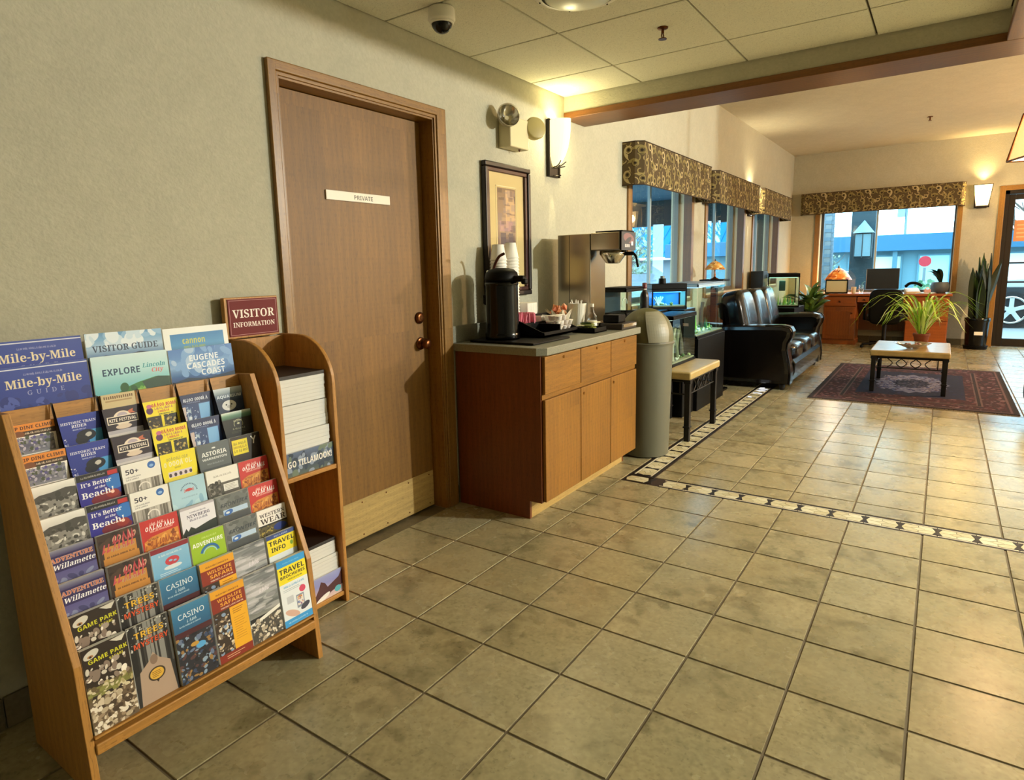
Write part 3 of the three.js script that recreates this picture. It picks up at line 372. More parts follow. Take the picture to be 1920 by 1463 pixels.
    cloud(g) { grad(g, ['#6c7074', '#8d9194', '#b9b6ba', '#9ca0a2', '#6a6e6c', '#8a8a86'], 0, 0, W, 270); for (let i = 0; i < 40; i++) { g.globalAlpha = 0.4; E(g, ['#cfccd2', '#5c6064', '#e4dfe6'][(r() * 3) | 0], r() * W, r() * 250, 30 + r() * 50, 5 + r() * 12); } g.globalAlpha = 1; S(g, 110, 120, 60, 22, '#e6dfe8', 0.3); poly(g, '#efece4', [[0, 300], [192, 250], [192, 272], [0, 330]]); R(g, '#4a4640', 0, 330, W, 96); poly(g, '#4a4640', [[0, 320], [192, 272], [192, 426], [0, 426]]); speck(g, ['#b8aa96', '#6a5e50', '#e4dccc', '#2a2622'], 0, 290, W, 136, 110, 4, 14); },
    aqua(g) { grad(g, ['#dfe4e8', '#9aa8b4', '#4a5a74', '#22304c'], 0, 0, W, 90); F(g, 'AQUARIUM', 104, 56, 26, '#e4ecf4', { max: 160 }); R(g, '#2a3650', 0, 90, W, 336); E(g, '#eceae6', 96, 116, 46, 34); E(g, '#3a3a44', 78, 110, 5, 6); E(g, '#3a3a44', 112, 110, 5, 6); E(g, '#c8c4c0', 96, 124, 16, 10); speck(g, ['#3a4868', '#1c2438'], 0, 150, W, 270, 40, 10, 26); },
    dgreen(g) { grad(g, ['#e6ece4', '#5f8a70', '#2c4a38'], 0, 0, W, 50); R(g, '#17160f', 0, 46, W, H); g.strokeStyle = '#b9b48e'; g.lineWidth = 4; g.beginPath(); g.arc(100, 82, 28, 2.6, 6.9); g.stroke(); E(g, '#d8d4b0', 100, 80, 9, 6); S(g, 100, 62, 60, 10, '#c8c4a0', 0); S(g, 100, 112, 80, 10, '#a8a480', 0); lines(g, '#4a4834', 50, 128, 100, 2, 8); },
    yblack(g) { R(g, '#241712', 0, 0, W, H); R(g, '#ecd820', 8, 20, 100, 96); S(g, 58, 44, 80, 15, '#8a7a14', 0.1); S(g, 58, 68, 84, 15, '#a88a10', 0); S(g, 58, 92, 80, 16, '#8a7a14', 0.1); g.strokeStyle = '#e9e4dc'; g.lineWidth = 8; g.beginPath(); g.moveTo(134, 16); g.lineTo(150, 44); g.lineTo(164, 18); g.moveTo(150, 44); g.lineTo(146, 68); g.stroke(); },
    western(g) { R(g, '#efe9e4', 0, 0, W, 100); F(g, 'WESTERN', 98, 38, 32, '#2a1a18', { f: 'serif', max: 168 }); F(g, 'WEAR', 100, 76, 46, '#2a1414', { f: 'serif', max: 168 }); R(g, '#1a1614', 0, 100, W, 10); R(g, '#5a5030', 0, 110, W, 316); E(g, '#243a8a', 140, 136, 44, 24); speck(g, ['#a89440', '#3a3420'], 0, 112, 90, 50, 20, 4, 10); },
    tinfo(g) { R(g, '#2c4488', 0, 0, W, 26); S(g, 96, 13, 90, 10, '#b8c8e8', 0); R(g, '#f0dc1c', 0, 26, W, 104); F(g, 'TRAVEL', 96, 54, 40, '#1c1a14', { max: 172 }); F(g, 'INFO', 70, 96, 40, '#1c1a14'); E(g, '#7aa030', 160, 90, 10, 14); R(g, '#dfe8f0', 0, 130, W, 296); },
    tbroch(g) { R(g, '#2f9ae0', 0, 0, W, 44); S(g, 96, 24, 110, 8, '#7cc4f0', 0); R(g, '#f2de18', 0, 44, W, 108); F(g, 'TRAVEL', 96, 74, 44, '#16140e', { max: 172 }); F(g, 'BROCHURES', 96, 110, 26, '#16140e', { max: 172 }); S(g, 110, 134, 100, 8, '#5a5014', 0); R(g, '#e9eef4', 0, 152, W, 230); S(g, 96, 174, 140, 12, '#4a9ad0', 0.1); lines(g, '#a8b4c0', 20, 192, 140, 2, 10); E(g, '#d84a6a', 146, 226, 22, 22); R(g, '#c8ccd4', 34, 240, 46, 46); R(g, '#8a94a8', 96, 254, 54, 84); R(g, '#e8e0d8', 102, 264, 42, 60); speck(g, ['#d07a5a', '#8a5a8a', '#4a6ab0', '#c8a030'], 104, 268, 36, 50, 16, 3, 8); E(g, '#d8b0a0', 60, 352, 52, 20, 0.5); E(g, '#3a3a4a', 150, 340, 34, 18, -0.4); R(g, '#3a9ce0', 0, 382, W, 44); S(g, 96, 404, 140, 9, '#c4e2fa', 0); },
  };
  for (const k of Object.keys(D)) print[k] = std('#ffffff', 0.5, { map: canvasTex(W, H, (g) => D[k](g)) });
  // wide covers of the large guides
  const w = 360, h = 460, G = {
    mile(g) { grad(g, ['#3c4fa0', '#31439a', '#2c3f90', '#5a6ab0', '#8a8fb8', '#b8a890'], 0, 0, w, h); R(g, '#e4e4f0', 0, 8, w, 5); S(g, 180, 38, 150, 8, '#a8a8d0', 0); F(g, 'Mile-by-Mile', 180, 78, 52, '#ecdcb8', { f: 'serif', max: 300 }); F(g, 'G  U  I  D  E', 180, 122, 28, '#a8acd4', { f: 'serif', w: 'normal' }); speck(g, ['#2a3680', '#4c5cae'], 0, 140, w, 60, 20, 10, 30); for (let i = 0; i < 40; i++) R(g, '#3a3a5c', r() * w, 190 + r() * 40, 2, 40); R(g, '#a08a50', 0, 240, w, 220); },
    visitor(g) { grad(g, ['#5a90c0', '#7aa8d0', '#a8c4dc', '#6a8ab0', '#2a3a5a'], 0, 0, w, 150); speck(g, ['#c8dcec', '#8ab4d8', '#dfeaf4'], 0, 0, w, 60, 26, 14, 40); F(g, 'VISITOR GUIDE', 180, 78, 44, '#22304c', { f: 'serif', max: 310 }); poly(g, '#1f2c44', [[0, 130], [80, 112], [150, 124], [240, 108], [360, 126], [360, 460], [0, 460]]); },
    cannon(g) { R(g, '#eef0ec', 0, 0, w, h); grad(g, ['#2f7ab8', '#4a90c4', '#3a6a8a'], 34, 34, w - 60, 120); F(g, 'cannon', 160, 74, 46, '#c8c860', { max: 130 }); S(g, 166, 108, 130, 12, '#a8b850', 0); R(g, '#4a7a90', 34, 150, w - 60, 280); },
    explore(g) { grad(g, ['#cfe6ea', '#b4dce0', '#7ac0c8', '#58a8b4'], 0, 0, w, 240); F(g, 'EXPLORE', 130, 84, 46, '#143a5a', { max: 180 }); F(g, 'Lincoln', 286, 68, 30, '#2a8a9a', { i: 1, f: 'serif' }); F(g, 'City', 300, 96, 30, '#e05a5a', { i: 1, f: 'serif' }); poly(g, '#3a7a3a', [[60, 220], [130, 172], [200, 150], [290, 132], [360, 142], [360, 300], [40, 300]]); speck(g, ['#6aa844', '#8ab850', '#2c5c34', '#a8b060'], 110, 165, 230, 90, 50, 8, 24); poly(g, '#2c4a3c', [[220, 150], [300, 132], [360, 140], [360, 250], [260, 250]]); R(g, '#a8b870', 0, 260, w, 200); },
    eugene(g) { grad(g, ['#4a78bc', '#5a8ac8', '#86acd8', '#2a5a98', '#1c3a68'], 0, 0, w, 200); speck(g, ['#7aa4d8', '#a8c4e4', '#5a88c4'], 0, 0, w, 150, 30, 16, 46); F(g, 'EUGENE', 190, 56, 44, '#e8eef8', { max: 170 }); F(g, 'CASCADES', 198, 98, 44, '#e8eef8', { max: 220 }); F(g, 'COAST', 234, 140, 44, '#e8eef8', { max: 140 }); poly(g, '#16324e', [[0, 180], [90, 160], [200, 178], [360, 158], [360, 460], [0, 460]]); },
    till(g) { grad(g, ['#5a6a8a', '#44546e', '#3a4a5e', '#56625a'], 0, 0, w, 150); speck(g, ['#8a98b0', '#2c3c50', '#6a7a6a'], 0, 0, w, 150, 40, 10, 30); F(g, 'GO TILLAMOOK!', 180, 72, 56, '#ece8e2', { max: 330 }); },
    purple(g) { grad(g, ['#9aa0d0', '#8a90cc', '#c0a8c0', '#d8c0b8'], 0, 0, w, 190); S(g, 84, 60, 120, 34, '#b8b4e4', 0); poly(g, '#4a2024', [[110, 190], [170, 90], [190, 40], [220, 60], [240, 100], [330, 60], [360, 10], [360, 130], [270, 150], [200, 190]]); E(g, '#5ab0c0', 320, 150, 26, 24); E(g, '#f0ece8', 200, 170, 60, 18, -0.4); },
  };
  for (const k of Object.keys(G)) print['g_' + k] = std('#ffffff', 0.5, { map: canvasTex(w, k === 'till' ? 150 : k === 'purple' ? 190 : h, (g) => G[k](g)) });
}
const printed = (m) => [m, M.paper, M.paper, M.paper, M.paper, M.paper];   // box faces: +x carries the print

// ---------------------------------------------------------------- tiered brochure rack
{
  const rk = thing('brochure_rack', 'oak tiered brochure rack standing against the beige wall', 'rack');
  const prof = [[0.145, 0], [0.145, 0.966], [0.254, 0.972], [0.488, 0.356], [0.514, 0]];
  const Z0 = 0.359, Z1 = 1.083, t = 0.019;
  part('side_panel', prism(prof, 'xy', Z0, Z0 + t, 0.002), M.oakRack, rk); part('side_panel', prism(prof, 'xy', Z1 - t, Z1, 0.002), M.oakRack, rk);
  part('back_panel', bx(0.146, 0.15, 0.1, 0.985, Z0 + t, Z1 - t), M.oakRack, rk);
  const a = Math.atan2(0.026, 0.219), dx = -0.0387, dy = 0.0776, bX = 0.507, bY = 0.17;
  for (let i = 0; i < 8; i++) {
    const x = bX + dx * i, y = bY + dy * i;
    const bd = part('tier_board', box(0.006, i === 7 ? 0.262 : 0.2, Z1 - Z0 - 2 * t, 0, i === 7 ? 0.131 : 0.1, 0, 0.001, 'z', i), M.oakRack, rk); bd.position.set(x - 0.024, y - 0.006, (Z0 + Z1) / 2); bd.rotation.z = a;
    part('ledge', bx(x - 0.03, x + 0.004, y - 0.012, y - 0.006, Z0 + t, Z1 - t, 0.001, 'z'), M.oakRack, rk);
  }
  part('front_rail', bx(0.484, 0.51, 0.112, 0.142, Z0 + t, Z1 - t, 0.004, 'z'), M.oakRack, rk);
  part('bottom_shelf', bx(0.15, 0.484, 0.118, 0.134, Z0 + t, Z1 - t, 0.002, 'z'), M.oakRack, rk);
  const cw = (Z1 - Z0 - 2 * t) / 6;
  for (let c = 1; c < 6; c++) part('divider', prism([[0.186, 0.972], [0.196, 0.972], [0.212, 0.74], [0.47, 0.2], [0.478, 0.142], [0.44, 0.142]], 'xy', Z1 - t - cw * c - 0.0015, Z1 - t - cw * c + 0.0015), std('#2a1c12', 0.6), rk);
  const names = {
    zip: ['orange-headed zip line brochure', 'zip line'], bw: ['black and white coast photo brochure', ''], willa: ['purple adventure brochure with script lettering', ''], game: ['brown game park safari brochure with an animal face', ''],
    train: ['royal blue historic train rides brochure', ''], beach: ['violet brochure reading better at the beach', ''], ornate: ['dark brown brochure with ornate red lettering', ''], trees: ['dark forest brochure with yellow and orange title', ''],
    kite: ['dark plum kite festival brochure with pale emblem', ''], fifty: ['white 50+ brochure with blue round logo', ''], redcar: ['red brochure with orange picture', ''], crabred: ['sky blue brochure with red top and red crab', ''], casino: ['steel blue casino brochure', ''],
    yellow: ['bright yellow brochure with red title and two dark photos', ''], explore: ['plain yellow brochure with pale serif title', ''], crab: ['pale blue brochure with a small red crab', ''], newberg: ['white brochure with a dark tree line', ''], green: ['lime green adventure brochure', ''], safari: ['orange and maroon wildlife safari brochure', ''],
    colum: ['navy river museum brochure with light blue panel', ''], astoria: ['slate grey town brochure with white capitals', ''], bwtext: ['white and grey brochure with small serif title', ''], frontier: ['grey brochure with dark italic title and blue picture', ''], cloud: ['grey cloudy sky brochure with rocks along the bottom', ''],
    aqua: ['grey blue aquarium brochure with white animal', ''], dgreen: ['blackish green brochure with pale round emblem', ''], yblack: ['dark brown brochure with yellow square', ''], western: ['white western wear brochure with black capitals', ''], tinfo: ['yellow and blue travel info brochure', ''], tbroch: ['blue and yellow travel brochures leaflet with phone picture', ''],
  };
  const cols = [['zip', 'zip', 'bw', 'bw', 'willa', 'willa', 'game', 'game'], ['train', 'train', 'beach', 'beach', 'ornate', 'ornate', 'trees', 'trees'], ['kite', 'kite', 'fifty', 'fifty', 'redcar', 'crabred', 'casino', 'casino'], ['yellow', 'yellow', 'explore', 'crab', 'newberg', 'green', 'safari', 'safari'], ['colum', 'colum', 'astoria', 'bwtext', 'frontier', 'frontier', 'cloud', 'cloud'], ['aqua', 'dgreen', 'yblack', 'redcar', 'redcar', 'western', 'tinfo', 'tbroch']];
  const ord = ['top', 'second', 'third', 'fourth', 'fifth', 'sixth', 'seventh', 'bottom'], r = rng(12), geo = [0.008, 0.012, 0.016].map((d) => new THREE.BoxGeometry(d, 0.222, 0.109).translate(d / 2, 0.111, 0));
  cols.forEach((col, c) => col.forEach((k, row) => {
    const i = 7 - row, q = (r() * 3) | 0, d = [0.008, 0.012, 0.016][q];
    const b = single('brochure', geo[q], printed(print[k]), `${names[k][0]}, ${c === 5 && k === 'redcar' ? 'by the side panel, ' : ''}${ord[row]} row of the rack`, 'brochure', [bX + dx * i - 0.018 + 0.0008, bY + dy * i - 0.0055, Z1 - t - cw * (c + 0.5) + (r() - 0.5) * 0.0012], 0, 'brochures in the tiered rack');
    b.rotation.set((r() - 0.5) * 0.008, 0, a);
  }));
  const card = single('title_card', new THREE.BoxGeometry(0.003, 0.05, 0.095), printed(std('#ffffff', 0.5, { map: canvasTex(192, 100, (g, w, h) => { g.fillStyle = '#cdb98c'; g.fillRect(0, 0, w, h); g.fillStyle = '#6a4a2a'; for (let i = 0; i < 14; i++) g.fillRect(14 + i * 12, 12 + (i % 3), 7, 16); g.fillStyle = '#a88a60'; g.fillRect(20, 38, 150, 8); }) })), 'tan card standing behind the kite festival brochures', 'card', [0.196, 0.945, Z1 - t - cw * 2.5]);
  card.rotation.z = a;
  const guides = [['mile', 'rear', 0, 'indigo mile-by-mile guide in the rear top pocket'], ['visitor', 'rear', 1, 'blue visitor guide with mountain ridge in the rear top pocket'], ['cannon', 'rear', 2, 'white-bordered beach guide in the rear top pocket'], ['mile', 'front', 0, 'indigo mile-by-mile guide in the front top pocket'], ['explore', 'front', 1, 'pale aqua guide with green headland in the front top pocket'], ['eugene', 'front', 2, 'blue coast guide with white stacked capitals in the front top pocket']];
  for (const [k, rowK, i, label] of guides) {
    const rear = rowK === 'rear', g = new THREE.BoxGeometry(0.006, 0.276, 0.222).translate(0, 0.138, 0);
    const m = single('visitor_guide', g, printed(print['g_' + k]), label, 'magazine', [rear ? 0.165 : 0.1805, (rear ? 1.146 : 1.078) - 0.275 + [0, 0.001, -0.004][i], Z1 - t - 0.229 * (i + 0.5) + (rear ? 0 : -0.002)], 0, 'guides in the top pockets');
    m.rotation.z = 0.075; m.rotation.x = [0.004, -0.006, 0.006][i];
  }
}
// ---------------------------------------------------------------- arched magazine stand with sign
{
  const s = thing('magazine_stand', 'narrow oak magazine stand with arched sides beside the brochure rack', 'stand');
  const arc = []; for (let i = 0; i <= 10; i++) { const a = Math.PI / 2 * (1 - i / 10); arc.push([0.11 + 0.188 * Math.cos(a), 0.895 + 0.178 * Math.sin(a)]); }
  const side = [[0.003, 0], [0.003, 1.073], ...arc, [0.3, 0]], Z0 = 0.046, Z1 = 0.305, t = 0.017;
  part('side_panel', prism(side, 'xy', Z0, Z0 + t, 0.003), M.oakRack, s); part('side_panel', prism(side, 'xy', Z1 - t, Z1, 0.003), M.oakRack, s);
  part('back_panel', bx(0.013, 0.023, 0.03, 1.068, Z0 + t, Z1 - t, 0.001), M.oakRack, s);
  part('shelf', bx(0.023, 0.295, 0.558, 0.575, Z0 + t, Z1 - t, 0.002, 'z'), M.oakRack, s); part('shelf', bx(0.023, 0.292, 0.028, 0.045, Z0 + t, Z1 - t, 0.002, 'z'), M.oakRack, s);
  const sg = thing('visitor_sign', 'red VISITOR INFORMATION sign on a wood block above the magazine stand', 'sign', [0.03, 1.074, 0.205]);
  part('board', box(0.022, 0.152, 0.228, 0, 0.076, 0, 0.003, 'y'), M.oakRack, sg);
  const tx = canvasTex(448, 300, (g, w, h) => { g.fillStyle = '#690a0d'; g.fillRect(0, 0, w, h); g.strokeStyle = '#c8a0a0'; g.lineWidth = 3; g.strokeRect(12, 12, w - 24, h - 24); g.fillStyle = '#f2ebe2'; g.textAlign = 'center'; g.textBaseline = 'middle'; g.font = 'bold 92px serif'; g.save(); g.translate(w / 2, 120); g.scale(380 / g.measureText('VISITOR').width, 1); g.fillText('VISITOR', 0, 0); g.restore(); g.font = 'bold 52px serif'; g.save(); g.translate(w / 2, 208); g.scale(380 / g.measureText('INFORMATION').width, 1); g.fillText('INFORMATION', 0, 0); g.restore(); });
  part('face', new THREE.BoxGeometry(0.003, 0.138, 0.21).translate(0.0125, 0.077, -0.004), [std('#ffffff', 0.7, { map: tx }), ...Array(5).fill(std('#690a0d', 0.45))], sg, 'red face with white serif capitals');
  const r = rng(7), bundle = (y0, y1, label, top, dx, dz, group) => {
    const m = thing('magazine_bundle', label, 'magazines', [0.15 + dx, y0, (Z0 + Z1) / 2 + dz], 0, group), n = Math.max(3, Math.round((y1 - y0) / 0.014)), hh = (y1 - y0) / n;
    for (let i = 0; i < n; i++) part('magazine', box(0.245 + 0.003 * r(), hh * 0.995, 0.205, (r() - 0.5) * 0.002, hh * (i + 0.5), (r() - 0.5) * 0.003, 0.0012, 'y', i), i === n - 1 && top ? std('#231a16', 0.5) : M.paper, m);
    return m;
  };
  bundle(0.664, 0.735, 'lowest bundle of white-edged magazines on the upper shelf', 0, 0.006, 0.002, 'magazine bundles'); bundle(0.736, 0.835, 'middle bundle of white-edged magazines on the upper shelf', 0, -0.004, -0.004, 'magazine bundles'); bundle(0.838, 0.945, 'topmost bundle of white-edged magazines with dark cover, upper shelf', 1, -0.002, 0.003, 'magazine bundles');
  bundle(0.576, 0.663, 'bundle behind the go Tillamook cover card on the upper shelf', 0, -0.012, 0, 'magazine bundles');
  bundle(0.046, 0.14, 'bundle behind the purple cover card on the lower shelf', 0, -0.012, 0, 'magazine bundles'); bundle(0.141, 0.21, 'middle bundle of magazines on the lower shelf', 0, 0.002, -0.003, 'magazine bundles'); bundle(0.211, 0.275, 'top bundle of magazines with black cover on the lower shelf', 1, -0.003, 0.002, 'magazine bundles');
  single('cover_card', new THREE.BoxGeometry(0.004, 0.088, 0.222), printed(print.g_till), 'grey blue magazine cover reading GO TILLAMOOK on the upper shelf edge', 'card', [0.283, 0.6195, (Z0 + Z1) / 2]);
  single('cover_card', new THREE.BoxGeometry(0.004, 0.1, 0.222), printed(print.g_purple), 'lilac magazine cover with brown shape on the lower shelf edge', 'card', [0.283, 0.0955, (Z0 + Z1) / 2]);
}
// ---------------------------------------------------------------- coffee counter
{
  const c = thing('coffee_cabinet', 'oak base cabinet with three drawers and three doors beside the door', 'cabinet'), Z0 = -1.045, Z1 = -2.235;
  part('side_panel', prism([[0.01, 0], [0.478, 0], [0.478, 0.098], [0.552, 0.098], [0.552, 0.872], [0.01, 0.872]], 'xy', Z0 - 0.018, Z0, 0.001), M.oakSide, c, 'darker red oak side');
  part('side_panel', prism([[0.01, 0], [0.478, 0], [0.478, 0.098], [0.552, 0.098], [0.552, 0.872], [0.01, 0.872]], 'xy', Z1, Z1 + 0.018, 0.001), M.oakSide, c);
  part('carcass', merge([bx(0.02, 0.545, 0.1, 0.87, Z1 + 0.018, Z0 - 0.018), bx(0.545, 0.552, 0.1, 0.87, Z1 + 0.018, Z0 - 0.018)]), M.oakTrim, c);
  part('toe_board', bx(0.455, 0.476, 0, 0.1, Z1 + 0.018, Z0 - 0.018, 0, 'z'), std('#c3a765', 0.6, { map: T.oakA }), c);
  part('face_rail', bx(0.552, 0.558, 0.646, 0.672, Z1 + 0.004, Z0 - 0.004, 0.001, 'z'), M.oakCab, c);
  const W = (Z0 - Z1 - 0.02) / 3, knob = new THREE.SphereGeometry(0.006, 10, 8);
  for (let i = 0; i < 3; i++) {
    const a = Z0 - 0.01 - W * i, b = a - W;
    const dr = part('drawer_front', bx(0.5535, 0.572, 0.674, 0.866, b + 0.003, a - 0.003, 0.003, 'z', i), M.oakCab, c); part('lock', cyl(0.008, 0.008, 0.004).rotateZ(Math.PI / 2).translate(0.5735, 0.846, (a + b) / 2), M.brass, dr);
    const d = part('door', bx(0.5535, 0.572, 0.104, 0.644, b + 0.003, a - 0.003, 0.003, 'y', i + 4), M.oakCab, c);
    if (i) part('lock', cyl(0.008, 0.008, 0.004).rotateZ(Math.PI / 2).translate(0.5735, 0.61, a - 0.035), M.brass, d);
  }
  const top = thing('countertop', 'grey speckled laminate countertop with backsplash', 'countertop');
  part('slab', prism([[0.012, -1.02], [0.545, -1.02], [0.585, -1.06], [0.585, -2.255], [0.012, -2.255]], 'xz', 0.873, 0.914, 0.004, 'z'), M.laminate, top);
  part('backsplash', bx(0.001, 0.014, 0.914, 1.006, -2.255, -1.02, 0.003, 'z'), M.laminate, top);
}
{
  const Y = 0.914;
  // airpot on a black mat
  single('counter_mat', bx(-0.2, 0.21, 0, 0.012, -0.36, 0.03, 0.004), M.black, 'black flat tray under the airpot and condiments', 'tray', [0.27, Y + 0.001, -1.13]);
  const a = thing('airpot', 'black pump airpot on the counter with a raised lever', 'coffee pot', [0.205, Y + 0.0135, -1.225]);
  part('body', lathe([[0.001, 0], [0.092, 0], [0.096, 0.01], [0.096, 0.03], [0.09, 0.038], [0.088, 0.29], [0.092, 0.298], [0.092, 0.31], [0.001, 0.31]], 40), M.blackGloss, a);
  const head = part('pump_head', lathe([[0.001, 0.31], [0.09, 0.31], [0.093, 0.33], [0.086, 0.36], [0.066, 0.378], [0.03, 0.386], [0.001, 0.387]], 36), M.black, a);
  part('spout', merge([box(0.1, 0.034, 0.04, 0.1, 0.327, 0, 0.012), box(0.03, 0.03, 0.036, 0.148, 0.312, 0, 0.01)]), M.black, a);
  part('lever', tube([[-0.055, 0.37, 0], [-0.04, 0.41, 0], [-0.012, 0.448, 0], [0.02, 0.462, 0]], 0.008), std('#4a1c10', 0.35), a, 'dark red lever handle');
  part('hinge', box(0.05, 0.016, 0.05, -0.06, 0.366, 0, 0.005), M.chrome, a);
  part('handle', box(0.03, 0.06, 0.045, -0.103, 0.215, 0, 0.012), M.black, a);
  // cup stacks
  const cup = lathe([[0.0315, 0.088], [0.0315, 0.086], [0.046, 0.006], [0.049, 0.004], [0.049, 0], [0.046, 0]], 28);
  const lid = cyl(0.0315, 0.0315, 0.002, 0, 0.087, 0, 28);
  [[0.1, -1.35, 'tall stack of upturned white foam cups next to the airpot', 0], [0.1, -1.475, 'second tall stack of white foam cups, between the first stack and the napkins', 0.012]].forEach(([x, z, label, dy]) => {
    const s = thing('cup_stack', label, 'cups', [x, Y + 0.001, z], 0, 'stacks of foam cups'); for (let i = 0; i < 27; i++) { const m = part('cup', cup, M.white, s); m.position.y = i * 0.017 + dy * (i / 27); } const l = part('cup_bottom', lid, M.white, s); l.position.y = 26 * 0.017 + dy;
  });
  // napkin holder of white folded napkins
  const np = thing('napkin_stack', 'stack of white folded napkins behind the sugar packets', 'napkins', [0.115, Y + 0.001, -1.585]);
  for (let i = 0; i < 9; i++) part('napkin', box(0.12, 0.19, 0.011, 0, 0.095, -0.05 + i * 0.012, 0.004), M.white, np);
  // stepped organiser
  const o = thing('condiment_organizer', 'black stepped condiment organizer holding sweetener and creamer packets', 'organizer', [0.3, Y + 0.0135, -1.54]);
  part('shell', merge([bx(-0.12, 0.1, 0, 0.012, -0.2, 0.2), prism([[-0.12, 0], [0.1, 0], [0.1, 0.025], [-0.12, 0.11]], 'xy', 0.192, 0.2), prism([[-0.12, 0], [0.1, 0], [0.1, 0.025], [-0.12, 0.11]], 'xy', -0.2, -0.192), bx(-0.12, -0.112, 0, 0.11, -0.2, 0.2), bx(0.092, 0.1, 0, 0.028, -0.2, 0.2), bx(-0.06, -0.052, 0, 0.07, -0.192, 0.192)]), M.black, o);
  part('divider', bx(-0.112, 0.09, 0.012, 0.06, -0.004, 0.004), M.black, o);
  const r = rng(15), pk = box(0.05, 0.058, 0.006, 0, 0.029, 0, 0.002), pinks = ['#d9708a', '#e58ca0'].map((q) => std(q, 0.6)), whites = ['#e4ddd0', '#d9cec4', '#efe9e0'].map((q) => std(q, 0.6));
  for (let i = 0; i < 14; i++) { const m = single('sweetener_packet', pk, pinks[i % 2], 'pink sweetener packet standing in the black organizer', 'packet', [0.21 + (r() - 0.5) * 0.05, Y + 0.075 + r() * 0.014, -1.375 - i * 0.011], (r() - 0.5) * 0.5, 'pink packets'); m.rotation.x = (r() - 0.5) * 0.5; }
  const cr = lathe([[0.001, 0], [0.014, 0], [0.019, 0.022], [0.021, 0.022], [0.021, 0.025], [0.001, 0.026]], 16);
  for (let i = 0; i < 21; i++) { const m = single('creamer_cup', cr, whites[i % 3], 'small white creamer cup heaped in the front of the organizer', 'creamer', [0.288 + (i % 2) * 0.05 + ((i / 8) | 0) * 0.006, Y + 0.027 + ((i / 8) | 0) * 0.031, -1.57 - (((i % 8) / 2) | 0) * 0.0485 - ((i / 8) | 0) * 0.012], r() * 6, 'creamer cups'); m.rotation.x = (r() - 0.5) * 0.25; m.rotation.z = (r() - 0.5) * 0.25; m.scale.setScalar(1.1); }
  for (let i = 0; i < 6; i++) { const m = single('sugar_packet', pk, whites[i % 3], 'white sugar packet standing behind the creamer cups', 'packet', [0.222 + (r() - 0.5) * 0.02, Y + 0.05 + r() * 0.01, -1.575 - i * 0.02], (r() - 0.5) * 0.9, 'white packets'); m.rotation.x = (r() - 0.5) * 0.6; }
  const dish = thing('candy_dish', 'white scalloped paper dish with orange wrappers behind the creamers', 'dish', [0.22, Y + 0.001, -1.825]); dish.scale.setScalar(1.35);
  const star = []; for (let i = 0; i < 16; i++) { const a2 = i / 16 * Math.PI * 2, q = i % 2 ? 0.05 : 0.066; star.push([Math.cos(a2) * q, Math.sin(a2) * q]); }
  { const P = []; for (let i = 0; i < 16; i++) { const A = star[i], B = star[(i + 1) % 16], h = (k) => (k % 2 ? 0.075 : 0.105), a0 = [A[0] * 0.5, 0.002, A[1] * 0.5], b0 = [B[0] * 0.5, 0.002, B[1] * 0.5], a1 = [A[0], h(i), A[1]], b1 = [B[0], h(i + 1), B[1]]; for (const v of [a0, b0, b1, a0, b1, a1, [0, 0.002, 0], b0, a0]) P.push(...v); } const g = new THREE.BufferGeometry(); g.setAttribute('position', new THREE.Float32BufferAttribute(P, 3)); g.computeVertexNormals(); part('bowl', uvm(g), std('#d8cdb4', 0.6, { side: THREE.DoubleSide }), dish); }
  for (let i = 0; i < 9; i++) part('wrapper', new THREE.OctahedronGeometry(0.017, 0).rotateX(r() * 3).rotateZ(r() * 3).translate((r() - 0.5) * 0.06, 0.075 + r() * 0.04, (r() - 0.5) * 0.06), std(['#d98a5a', '#e0a888', '#c96a44'][i % 3], 0.5), dish);
  // cup of stirrers
  const sc = thing('stirrer_cup', 'white pleated paper cup of stirrers in front of the brewer', 'cup', [0.285, Y + 0.001, -1.95]); sc.scale.set(0.95, 1.45, 0.95);
  { const pts = [], n = 24; const g = new THREE.CylinderGeometry(0.058, 0.038, 0.115, 48, 1, true), p = g.attributes.position; for (let i = 0; i < p.count; i++) { const k = 1 + 0.035 * Math.cos(Math.atan2(p.getZ(i), p.getX(i)) * n); p.setX(i, p.getX(i) * k); p.setZ(i, p.getZ(i) * k); } g.computeVertexNormals(); part('paper_cup', merge([g.translate(0, 0.0575, 0), cyl(0.038, 0.038, 0.002, 0, 0.001, 0)]), std('#dcd8c8', 0.7, { side: THREE.DoubleSide }), sc); }
  for (let i = 0; i < 14; i++) part('stirrer', bar([(r() - 0.5) * 0.04, 0.01, (r() - 0.5) * 0.04], [(r() - 0.5) * 0.09, 0.118 + r() * 0.016, (r() - 0.5) * 0.09], 0.0025, 6), M.white, sc);
  // tea basket
  const tb = thing('tea_basket', 'shallow dark basket of green and yellow tea packets', 'basket', [0.42, Y + 0.001, -1.85]);
  part('tray', merge([bx(-0.075, 0.075, 0, 0.006, -0.085, 0.085), bx(-0.075, 0.075, 0, 0.03, -0.085, -0.079), bx(-0.075, 0.075, 0, 0.03, 0.079, 0.085), bx(-0.075, -0.069, 0, 0.03, -0.085, 0.085), bx(0.069, 0.075, 0, 0.03, -0.085, 0.085)]), M.black, tb);
  const tc = ['#c9c048', '#4c5a1f', '#2f3a1c', '#d8d6b0', '#66702c'].map((q) => std(q, 0.5));
  for (let i = 0; i < 14; i++) { const m = single('tea_bag', box(0.062, 0.006, 0.05, 0, 0, 0, 0.002), tc[i % 5], 'foil tea packet lying in the dark basket', 'tea bag', [0.42 + (r() - 0.5) * 0.07, Y + 0.013 + i * 0.0035, -1.85 + (r() - 0.5) * 0.09], r() * 3, 'tea packets'); m.rotation.z = (r() - 0.5) * 0.25; }
